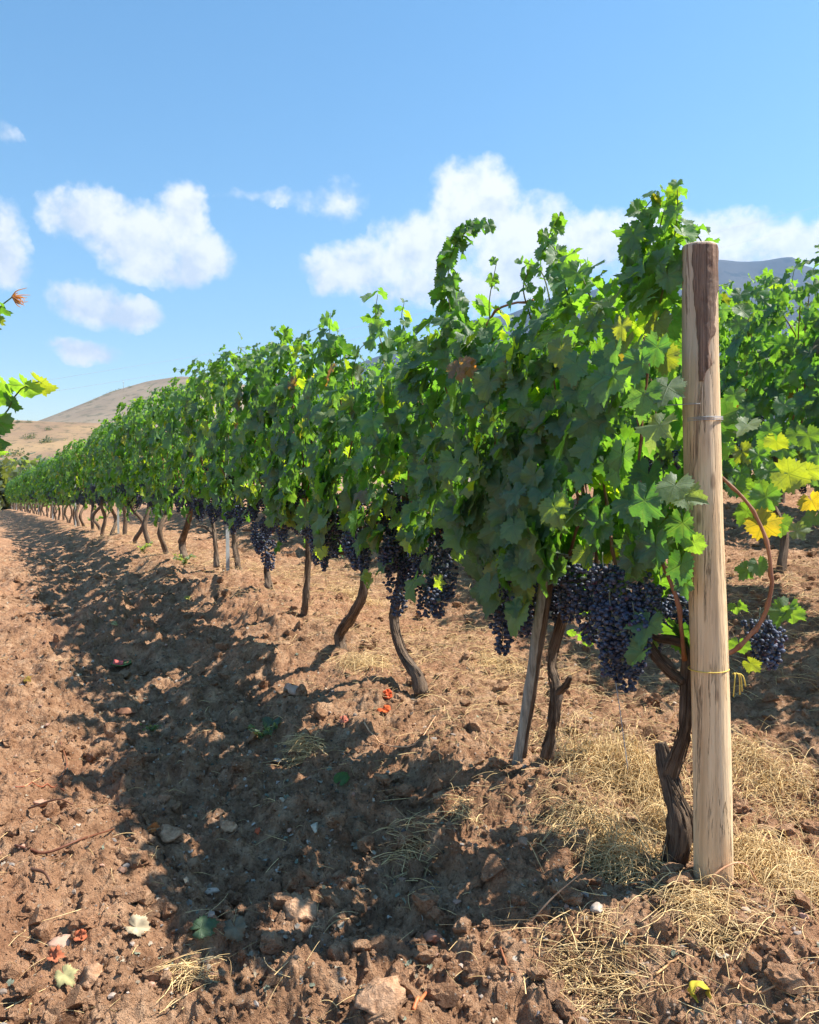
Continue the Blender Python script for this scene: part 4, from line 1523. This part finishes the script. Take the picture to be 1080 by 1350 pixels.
# ------------------------------------------------------------------ stones, twigs, fallen leaves
STONES = [  # px, py, half width in metres, label, tint, angular
    (53, 1067, .024, 'pinkish angular stone standing upright at the left edge beside a bent twig', (1.15, .82, .68), 7),
    (385, 913, .050, 'largest grey stone, half in shade below the fourth grapevine', (1.1, 1.0, .95), 6),
    (415, 1098, .024, 'flat pale grey stone in the middle of the shaded furrow', (1.0, 1.15, 1.1), 8),
    (283, 1178, .020, 'white grey stone in the shade near the foreground', (1.25, 1.3, 1.3), 8),
    (787, 1203, .022, 'grey striped stone at the shadow edge left of the wooden post foot', (1.1, 1.15, 1.15), 7),
    (692, 1115, .020, 'brown stone standing on the sunny soil left of the post', (.75, .6, .5), 5),
    (168, 942, .045, 'long red brown stone slab tilted in the shaded furrow', (.75, .45, .32), 8),
    (90, 1246, .030, 'pale pink stone among orange leaf scraps in the bottom left corner', (1.2, .95, .85), 6),
    (1062, 1212, .016, 'small pink stone at the right edge', (1.3, .95, .85), 7),
    (1010, 1280, .026, 'pale stone right of the yellow curled leaf', (1.15, .92, .8), 6),
    (568, 1242, .024, 'red brown stone in front of the long shadow', (.95, .55, .42), 6),
    (425, 780, .032, 'brown stone on the sunny bank behind the fifth grapevine', (.7, .5, .4), 5),
    (228, 1103, .040, 'large dark soil lump in the middle of the shade', (.5, .34, .26), 3),
    (300, 1095, .030, 'round dark soil lump beside the larger one in the shade', (.5, .36, .28), 2),
    (400, 1205, .050, 'broad low soil lump along the lower edge of the shade', (.5, .34, .26), 3),
    (120, 1265 + 30, .030, 'round soil lump in the sunny bottom left corner', (.75, .5, .38), 2),
    (502, 1325, .050, 'big crumbly soil lump at the bottom edge of the picture', (.75, .5, .37), 3),
    (365, 1010, .020, 'small pale stone in the shade below the green grey leaf', (1.1, 1.1, 1.05), 6),
]
for i, (px, py, hw, lab, tint, ang) in enumerate(STONES):
    g = Gp(px, py)
    TV, TF = rock_template(3, 200 + i, ang)
    rs = np.random.default_rng(i)
    a_ = rs.uniform(0, 6.28)
    V = TV * np.array([hw * 1.1, hw * .8, hw * .62])
    V = np.stack([V[:, 0] * math.cos(a_) - V[:, 1] * math.sin(a_), V[:, 0] * math.sin(a_) + V[:, 1] * math.cos(a_), V[:, 2]], -1)
    a = Acc(); a.add(V, [TF], tint)
    lump = 'lump' in lab
    o = a.build('soil_lump' if lump else 'stone', M['clod'] if lump else M['stone'])
    if lump: 
        o.data.attributes['Col'].data.foreach_set('color', np.tile([1, 1, 1, 1], len(V)).astype(np.float32))
    o.location = g + np.array([0, 0, hw * .15])
    tag(o, lab, 'soil lump' if lump else 'stone', 'soil lumps on the tilled ground' if lump else 'stones on the tilled ground')

TWIGS = [
    ([(20, 1122), (60, 1130), (105, 1112), (150, 1100)], .004, 'forked brown twig lying at the left above the bottom corner', (.6, .5, .5)),
    ([(38, 1072), (50, 1095), (58, 1128)], .0035, 'short bent twig beside the upright pink stone', (.8, .8, .8)),
    ([(42, 1150), (44, 1190), (42, 1235)], .005, 'dark upright stick near the left edge', (.5, .5, .5)),
    ([(935, 1180), (950, 1130), (1000, 1118), (1030, 1125)], .003, 'pale bent stalk arching out of the straw at the foot of the post', (2.2, 2.6, 2.6)),
    ([(865, 1290), (880, 1278), (895, 1266)], .003, 'straight yellow straw stalk above the yellow curled leaf', (2.4, 3.0, 2.4)),
    ([(545, 1335), (555, 1322), (568, 1305)], .005, 'orange red stick at the bottom edge', (2.0, 1.4, 1.0)),
    ([(660, 1258), (670, 1280), (680, 1290)], .003, 'thin red brown twig in the sunny foreground left of the post', (1.2, 1.0, .8)),
    ([(480, 955), (500, 980), (545, 985), (575, 950)], .003, 'pale dry forked stalk on the sunny bank', (2.4, 3.2, 3.4)),
    ([(20, 1040), (70, 1042), (85, 1045)], .0025, 'thin reddish twig lying across the left edge', (1.2, .8, .7)),
    ([(700, 1220), (725, 1190), (755, 1150)], .0025, 'pale straw stalk leaning left of the big straw pile', (2.3, 2.8, 2.8)),
    ([(970, 1300), (1000, 1315), (1035, 1300)], .003, 'pale hooked stalk in the bottom right corner', (2.0, 2.4, 2.2)),
    ([(80, 985), (88, 1010), (80, 1030)], .004, 'dark root piece on the sunny strip at the left', (.9, .8, .7)),
]
for pts, rad, lab, tint in TWIGS:
    P = [Gp(*p) + np.array([0, 0, rad * 1.2]) for p in pts]
    if 'arching' in lab:
        P[1][2] += .06; P[2][2] += .06
        P[1][:2] = P[0][:2] + [.015, 0]; P[2][:2] = P[0][:2] + [.09, .02]; P[3][:2] = P[0][:2] + [.14, .02]
    if 'upright' in lab or 'leaning' in lab:
        P = [P[0] + (p - P[0]) * np.array([1, .3, 1]) + np.array([0, 0, .03 * i]) for i, p in enumerate(P)]
    P = spline(P, 16)
    zg = H(P[:, 0], P[:, 1]) + rad * .8
    P[:, 2] = np.maximum(P[:, 2], zg)
    V, F, uv = tube(P, np.linspace(rad, rad * .6, 16), 8, .15, 4)
    a = Acc(); a.add(V, F, tint)
    o = a.build('twig', M['cane'])
    tag(o, lab, 'twig', 'twigs and stalks on the soil')

FALLEN = [
    (265, 1243, .045, (.085, .14, .08), 'large grey green fallen leaf in the foreground shade edge'),
    (85, 1300, .034, (.46, .42, .20), 'pale yellow fallen leaf in the bottom left corner'),
    (35, 903, .030, (.30, .20, .04), 'yellow brown fallen leaf on the sunny strip at the left'),
    (358, 965, .050, (.10, .14, .10), 'grey green fallen leaf in the middle of the shade'),
    (450, 1035, .035, (.08, .16, .04), 'green fallen leaf at the sunlit edge of the shade'),
    (70, 1268, .026, (.50, .16, .08), 'orange red leaf scrap beside the pale pink stone, bottom left'),
    (105, 1243, .020, (.52, .15, .07), 'small orange leaf scrap standing behind the pale pink stone'),
    (510, 922, .028, (.72, .11, .035), 'bright orange red dried leaf, upper of two below the third trunk'),
    (507, 945, .032, (.72, .14, .04), 'bright orange red dried leaf, lower of two below the third trunk'),
    (452, 955, .024, (.60, .20, .13), 'dull pink leaf scrap left of the bright orange dried leaves'),
    (395, 992, .036, (.55, .30, .12), 'tan orange curled leaf at the edge of the shade'),
    (775, 1010, .014, (.75, .16, .05), 'tiny orange scrap in the straw left of the post'),
    (200, 1100, .026, (.50, .17, .05), 'rust orange leaf scrap beside the dark soil lumps'),
    (340, 1108, .014, (.55, .12, .05), 'tiny red leaf scrap deep in the shade'),
    (470, 1125, .03, (.24, .20, .14), 'dull brown dry leaf in the shaded furrow'),
    (310, 1240, .04, (.22, .18, .12), 'brown dry leaf curled behind the large grey green leaf'),
    (180, 1235, .035, (.55, .45, .30), 'beige curled leaf near the bottom left'),
    (248, 792, .03, (.45, .42, .10), 'yellowish leaf lying far up the shaded furrow'),
    (150, 832, .03, (.40, .36, .16), 'yellowish grey leaf up the furrow behind the melon rind'),
]
for i, (px, py, sz, c, lab) in enumerate(FALLEN):
    g = Gp(px, py)
    rf = np.random.default_rng(700 + i)
    a = Acc()
    add_leaves(a, np.zeros((1, 3)), np.array([[rf.normal(0, .3), -.5 + rf.normal(0, .2), 1.0]]), np.array([[rf.normal(0, 1), rf.normal(0, .4), 0]]), np.array([sz]), np.array([c]), True, rf)
    if 'orange' in lab:
        add_leaves(a, np.array([[.006, .0, .006]]), np.array([[rf.normal(0, .5), -.9, .5]]), np.array([[rf.normal(0, 1), 0, .5]]), np.array([sz * .7]), np.array([c]), True, rf)
    V = np.concatenate(a.V)
    sh = -V[:, 2].min()
    o = a.build('fallen_leaf', M['leaf'] if i in (0, 3, 4) else M['litter'])
    md = o.modifiers.new('thick', 'SOLIDIFY'); md.thickness = .0006
    o.location = g + np.array([0, 0, min(sh, .022) + .004])
    tag(o, lab, 'leaf', 'fallen leaves on the ground')

# yellow curled leaf in the right foreground: a rolled ring with its stalk
g = Gp(922, 1322)
root = empty('curled_leaf', tuple(g)); tag(root, 'bright yellow curled leaf with thin dark stalk, right foreground', 'leaf')
th = np.linspace(-.6, 4.4, 30)
wd = np.linspace(-1, 1, 7)
Tm, Wm = np.meshgrid(th, wd, indexing='ij')
rr = .019 * (1 + .12 * np.sin(Tm * 5 + Wm * 2) + .1 * Wm ** 2)
V = np.stack([np.cos(Tm) * rr, Wm * .012 + .003 * np.sin(Tm * 4), np.sin(Tm) * rr * .75 + .014], -1).reshape(-1, 3)
i = np.arange(29)[:, None] * 7; j = np.arange(6)[None, :]
F = np.stack([i + j, i + j + 1, i + 8 + j, i + 7 + j], -1).reshape(-1, 4)
o = make_mesh('blade', V, [F], M['litter'], col=(.70, .56, .06), parent=root)
md = o.modifiers.new('thick', 'SOLIDIFY'); md.thickness = .0012
V, F, uv = tube(spline([[.015, -.01, .03], [.035, -.012, .03], [.055, -.02, .012]], 8), .0012, 5)
a = Acc(); a.add(V, F, (.4, .4, .4)); a.build('stalk', M['cane'], root)

# melon rind
g = Gp(160, 882)
root = empty('melon_rind', tuple(g + np.array([0, 0, .01])), .3); tag(root, 'chewed watermelon rind piece, red inside and striped green outside, in the shaded furrow', 'melon rind')


def rind(name, r0, r1, m, col, a0, a1, zoff):
    n, k = 20, 8
    a = np.linspace(a0, a1, n); b = np.linspace(-.5, .5, k)
    A, B = np.meshgrid(a, b, indexing='ij')
    out = []
    for rr in (r0, r1):
        out.append(np.stack([np.sin(A) * np.cos(B) * rr, np.sin(B) * rr, -np.cos(A) * np.cos(B) * rr + .10], -1).reshape(-1, 3))
    V = np.vstack(out)
    i = np.arange(n - 1)[:, None] * k; j = np.arange(k - 1)[None, :]
    Fo = np.stack([i + j, i + k + j, i + k + j + 1, i + j + 1], -1).reshape(-1, 4)
    Fi = Fo[:, ::-1] + n * k
    edge = [i_ for i_ in range(k)] + [i_ * k + k - 1 for i_ in range(1, n)] + [(n - 1) * k + k - 1 - i_ for i_ in range(1, k)] + [i_ * k for i_ in range(n - 2, 0, -1)]
    e = np.array(edge); e2 = np.roll(e, -1)
    Fe = np.stack([e, e2, e2 + n * k, e + n * k], -1)
    C = np.tile(np.array(col)[None], (len(V), 1)).astype(float)
    if name == 'rind':
        st_ = (np.sin(np.tile(B.ravel(), 2) * 22) > .2)
        C[st_] = (.16, .26, .10)
    return make_mesh(name, V, [Fo, Fi, Fe], m, col=C, parent=root)


rind('rind', .100, .095, M['litter'], (.03, .08, .03), -.55, .55, 0)
rind('flesh', .0945, .086, M['litter'], (.70, .16, .14), -.5, .1, 0)


# weeds: small grey green plants
def weed(px, py, sz, label, col=(.16, .22, .13), n=60):
    g = Gp(px, py)
    rf = np.random.default_rng(int(px))
    root = empty('weed', tuple(g)); tag(root, label, 'weed', 'small weeds on the soil')
    a = Acc(); st_ = Acc()
    for q in range(9):
        an = rf.uniform(0, 6.28); L = sz * rf.uniform(.6, 1.1)
        P = spline([[0, 0, 0], [math.cos(an) * L * .4, math.sin(an) * L * .4, L * .5], [math.cos(an) * L, math.sin(an) * L, L * rf.uniform(.5, .9)]], 8)
        V, F, uv = tube(P, .0014, 4); st_.add(V, F, (.5, .9, .5))
        m = n // 9
        t = rf.integers(1, 8, m)
        add_leaves(a, P[t], rf.normal(0, .5, (m, 3)) + [0, 0, 1], rf.normal(0, 1, (m, 3)), rf.uniform(.15, .3, m) * sz, np.tile(col, (m, 1)) * rf.uniform(.8, 1.2, (m, 1)), False, rf)
    a.build('foliage', M['leaf'], root)
    st_.build('stem', M['cane'], root)


weed(187, 728, .10, 'small grey green weed left of the tenth trunk')
weed(243, 745, .10, 'small grey green weed at the foot of the thick swept trunk')
weed(125, 690, .16, 'bright green weed beneath the far vines', (.08, .2, .04))
weed(345, 975, .07, 'flat green grey weed in the shade middle', (.12, .18, .12), 40)
weed(200, 965, .04, 'tiny green weed left of the long stone slab', (.08, .16, .06), 30)

# ------------------------------------------------------------------ hills, bushes, mountain, overhead wires
def hill_mesh(name, Y0, depth, x0, x1, ridge, mat_, foot=-20, nx=260, ny=60, rough=1.0, seed=0, face=1.0):
    """ridge: function of photo px -> photo py of the skyline; hill stands at distance Y0, rounded away on both sides"""
    xs = np.linspace(x0, x1, nx)
    X, J = np.meshgrid(xs, np.linspace(-1, 1, ny))
    Yv = Y0 + J * depth
    px = 540 + 1080 * xs / Y0
    py = ridge(px)
    top = np.array([at(a, b, Y0)[2] for a, b in zip(px, py)])
    prof = np.clip(1 - np.abs(J) ** face, 0, 1)
    Z = foot + (top[None, :] - foot) * prof
    sc = depth * .12
    Z = Z + fbm(X / sc, Yv / sc, 5, seed) * (top.max() - foot) * .10 * rough * np.clip(1 - prof, .12, 1) * (prof > 0)
    V = np.stack([X, Yv, Z], -1).reshape(-1, 3)
    i = np.arange(ny - 1)[:, None] * nx; j = np.arange(nx - 1)[None, :]
    F = np.stack([i + j, i + j + 1, i + nx + j + 1, i + nx + j], -1).reshape(-1, 4)
    o = make_mesh(name, V, [F], mat_)
    tag(o, kind='structure')
    return o


def hill_mat(name, c1, c2, c3, sc):
    m, t = mat(name)
    c = t.n('ShaderNodeTexCoord').outputs['Object']
    n = t.noise(c, sc, 8, .6)
    n2 = t.noise(c, sc * 9, 6, .65)
    col = t.ramp(n, [(.35, c1), (.65, c2)])
    col = t.mix(t.m('MULTIPLY', t.sstep(n2, .52, .62), .75), col, c3)
    finish(t, pbsdf(t, col, .95, .1))
    return m


tan = hill_mat('dry_hillside', (.33, .23, .13), (.20, .14, .10), (.11, .10, .065), .06)
hill_mesh('hillside', 150, 75, -150, 40, lambda p: np.interp(p, [-900, -300, 0, 60, 120, 220, 320, 500, 830], [520, 545, 552, 554, 556, 563, 590, 625, 660]), tan, -8, 240, 80, .5, 3)
gr = hill_mat('grey_hill', (.20, .16, .12), (.27, .22, .16), (.11, .11, .075), .012)
hill_mesh('hill', 620, 300, -800, 320, lambda p: np.interp(p, [-900, -200, 0, 60, 90, 150, 200, 240, 290, 360, 500, 700, 1100], [600, 590, 580, 558, 541, 515, 501, 495, 497, 515, 560, 600, 640]), gr, -15, 300, 90, .35, 5)
mt = hill_mat('mountain_rock', (.045, .055, .055), (.085, .085, .078), (.03, .04, .035), .0025)
hill_mesh('mountain', 2500, 900, -500, 3600, lambda p: np.interp(p, [300, 500, 560, 600, 640, 700, 860, 900, 940, 990, 1040, 1056, 1075, 1150, 1400, 1700, 2100], [520, 470, 448, 430, 418, 400, 356, 350, 343, 339, 339, 350, 352, 372, 400, 470, 560]) + 3 * np.sin(p / 17), mt, -60, 420, 110, .5, 9)

leaf2 = simple('bush_leaf', (.6, .6, .6), (1.2, 1.2, 1.2), 3, .8, .2, .1, .01, use_col=True)


def bush(x, y, z, w_, h_, label, group, col, n=500, name='bush', cat='bush', seed=0):
    rb = np.random.default_rng(seed)
    root = empty(name, (x, y, z)); tag(root, label, cat, group)
    a = Acc()
    d = norm(rb.normal(0, 1, (n, 3)))
    d[:, 2] = np.abs(d[:, 2])
    rad = rb.random(n) ** .35 * (1 + .25 * np.sin(d[:, 0] * 5 + seed) + .2 * np.sin(d[:, 1] * 7 + d[:, 2] * 4))
    P = d * rad[:, None] * np.array([w_, w_, h_])
    s_ = max(w_, h_) * rb.uniform(.05, .12, n)
    c = np.array(col) * np.array([.62, .66, 1.1]) * rb.uniform(.6, 1.3, (n, 1))
    T1 = norm(rb.normal(0, 1, (n, 3))); T2 = norm(np.cross(T1, rb.normal(0, 1, (n, 3))))
    V = np.stack([P + T1 * s_[:, None], P + T2 * s_[:, None] * .6, P - T1 * s_[:, None], P - T2 * s_[:, None] * .6], 1).reshape(-1, 3)
    F = np.arange(4 * n).reshape(n, 4)
    a.add(V, [F], np.repeat(c, 4, axis=0))
    a.build('foliage', M['leaf'], root, smooth=False)
    V, F, uv = tube([[0, 0, -h_ * .3], [0, 0, 0], [w_ * .05, 0, h_ * .5]], [w_ * .06, w_ * .05, w_ * .03], 6)
    a = Acc(); a.add(V, F, uv=uv)
    a.build('trunk', M['bark'], root)


def on_hill(obj, px, py):
    """where the sight line meets the hill"""
    r = px_ray(px, py)
    ok, p, nrm, idx = obj.ray_cast(Vector((0, 0, CAMZ)), Vector(r).normalized())
    return p if ok else None


bpy.context.view_layer.update()
hs_ = bpy.data.objects['hillside']
g_ = bpy.data.objects['hill']
BUSH = [(hs_, 41, 578, 1.1, 'dark round bush on the tan hillside, left one of the nearest pair'), (hs_, 61, 583, 1.3, 'dark round bush on the tan hillside, right one of the nearest pair'),
        (hs_, 64, 567, .8, 'small dark bush on the tan hillside above the nearest pair'), (hs_, 24, 557, .6, 'tiny bush on the tan hillside near its left skyline'), (hs_, 38, 557, .6, 'tiny bush on the skyline of the tan hillside by the grey hill foot'),
        (hs_, 20, 600, 1.5, 'bush low on the tan hillside just above the vine row end')]
for i, (ob, px, py, sz, lab) in enumerate(BUSH):
    p = on_hill(ob, px, py)
    if p is None: continue
    bush(p.x, p.y, p.z - .1 * sz, sz, sz * .85, lab, 'bushes on the dry hillside', (.055, .07, .045), 260, seed=i)
for i, (px, py) in enumerate([(128, 527), (139, 521), (146, 518), (152, 516), (158, 514), (120, 531), (172, 511)]):
    p = on_hill(g_, px, py)
    if p is None: continue
    bush(p.x, p.y, p.z - .5, 2.2, 2.0, 'tiny dark shrub on the skyline of the grey hill', 'shrubs along the grey hill skyline', (.05, .06, .04), 120, seed=30 + i)
# a mast on the skyline
p = on_hill(g_, 163, 514.5)
if p is not None:
    root = empty('mast', tuple(p)); tag(root, 'thin mast standing on the skyline of the grey hill', 'mast')
    V, F, uv = tube([[0, 0, -1], [0, 0, 3], [0, 0, 7]], [.22, .18, .1], 6); a = Acc(); a.add(V, F); a.build('pole', M['metal'], root)
    V, F, uv = tube([[-.9, 0, 5.6], [0, 0, 5.6], [.9, 0, 5.6]], .1, 6); a = Acc(); a.add(V, F); a.build('crossarm', M['metal'], root)
# scrub at the end of the row
rb_ = random.Random(3)
for i, (px, py, Y, w_, h_, lab, c) in enumerate([
        (6, 672, 52, 2.3, 3.0, 'olive green scrub bush behind the far end of the row, at the left edge', (.15, .17, .08)),
        (-40, 674, 50, 2.6, 3.4, 'olive scrub bush running out of the left edge beyond the row', (.14, .15, .07)),
        (32, 668, 60, 2.2, 2.8, 'low green bush just behind the last vines', (.09, .14, .06)),
        (-5, 665, 75, 4.0, 4.6, 'wide pale green bush below the tan hillside', (.13, .17, .09)),
        (45, 660, 82, 4.5, 4.2, 'green bush between the row end and the tan hillside', (.10, .14, .07)),
        (90, 655, 85, 4.5, 3.8, 'green bush behind the far vines below the tan hillside', (.10, .13, .07))]):
    p = at(px, py, Y)
    gz = float(H0(np.array([p[0]]), np.array([p[1]]))[0])
    bush(p[0], p[1], gz - .1, w_, h_, lab, None, c, 2600 if i < 3 else 1600, seed=60 + i)

# overhead wires
for i, (dy, lab) in enumerate(((0, 'upper overhead cable crossing the sky behind the vines'), (16, 'lower overhead cable crossing the sky behind the vines'))):
    pts = [at(-500, 592 + dy * .6, 62), at(70, 500 + dy, 70), at(340, 455 + dy, 78), at(600, 402 + dy, 86), at(1000, 292 + dy * 1.4, 96), at(1700, 120 + dy * 2, 120)]
    P = spline(pts, 60)
    V, F, uv = tube(P, .008, 5)
    a = Acc(); a.add(V, F, (1, 1, 1)); o = a.build('overhead_cable', M['wire'])
    tag(o, lab, 'cable')

# ------------------------------------------------------------------ air
hz = bpy.data.meshes.new('haze')
x0, x1, y0, y1, z0, z1 = -4400, 4400, -4400, 4400, -70, 900
vs = [(x, y, z) for x in (x0, x1) for y in (y0, y1) for z in (z0, z1)]
hz.from_pydata(vs, [], [(0, 1, 3, 2), (4, 6, 7, 5), (0, 4, 5, 1), (2, 3, 7, 6), (0, 2, 6, 4), (1, 5, 7, 3)])
mh = bpy.data.materials.new('air'); mh.use_nodes = True
nt = NT(mh.node_tree)
vol = nt.n('ShaderNodeVolumePrincipled', ins={'Color': (.32, .57, 1.0), 'Density': .00013, 'Anisotropy': .2})
out = nt.n('ShaderNodeOutputMaterial'); nt.t.links.new(vol.outputs[0], out.inputs['Volume'])
hz.materials.append(mh)
ho = bpy.data.objects.new('haze', hz); COL.objects.link(ho)
tag(ho, kind='stuff')
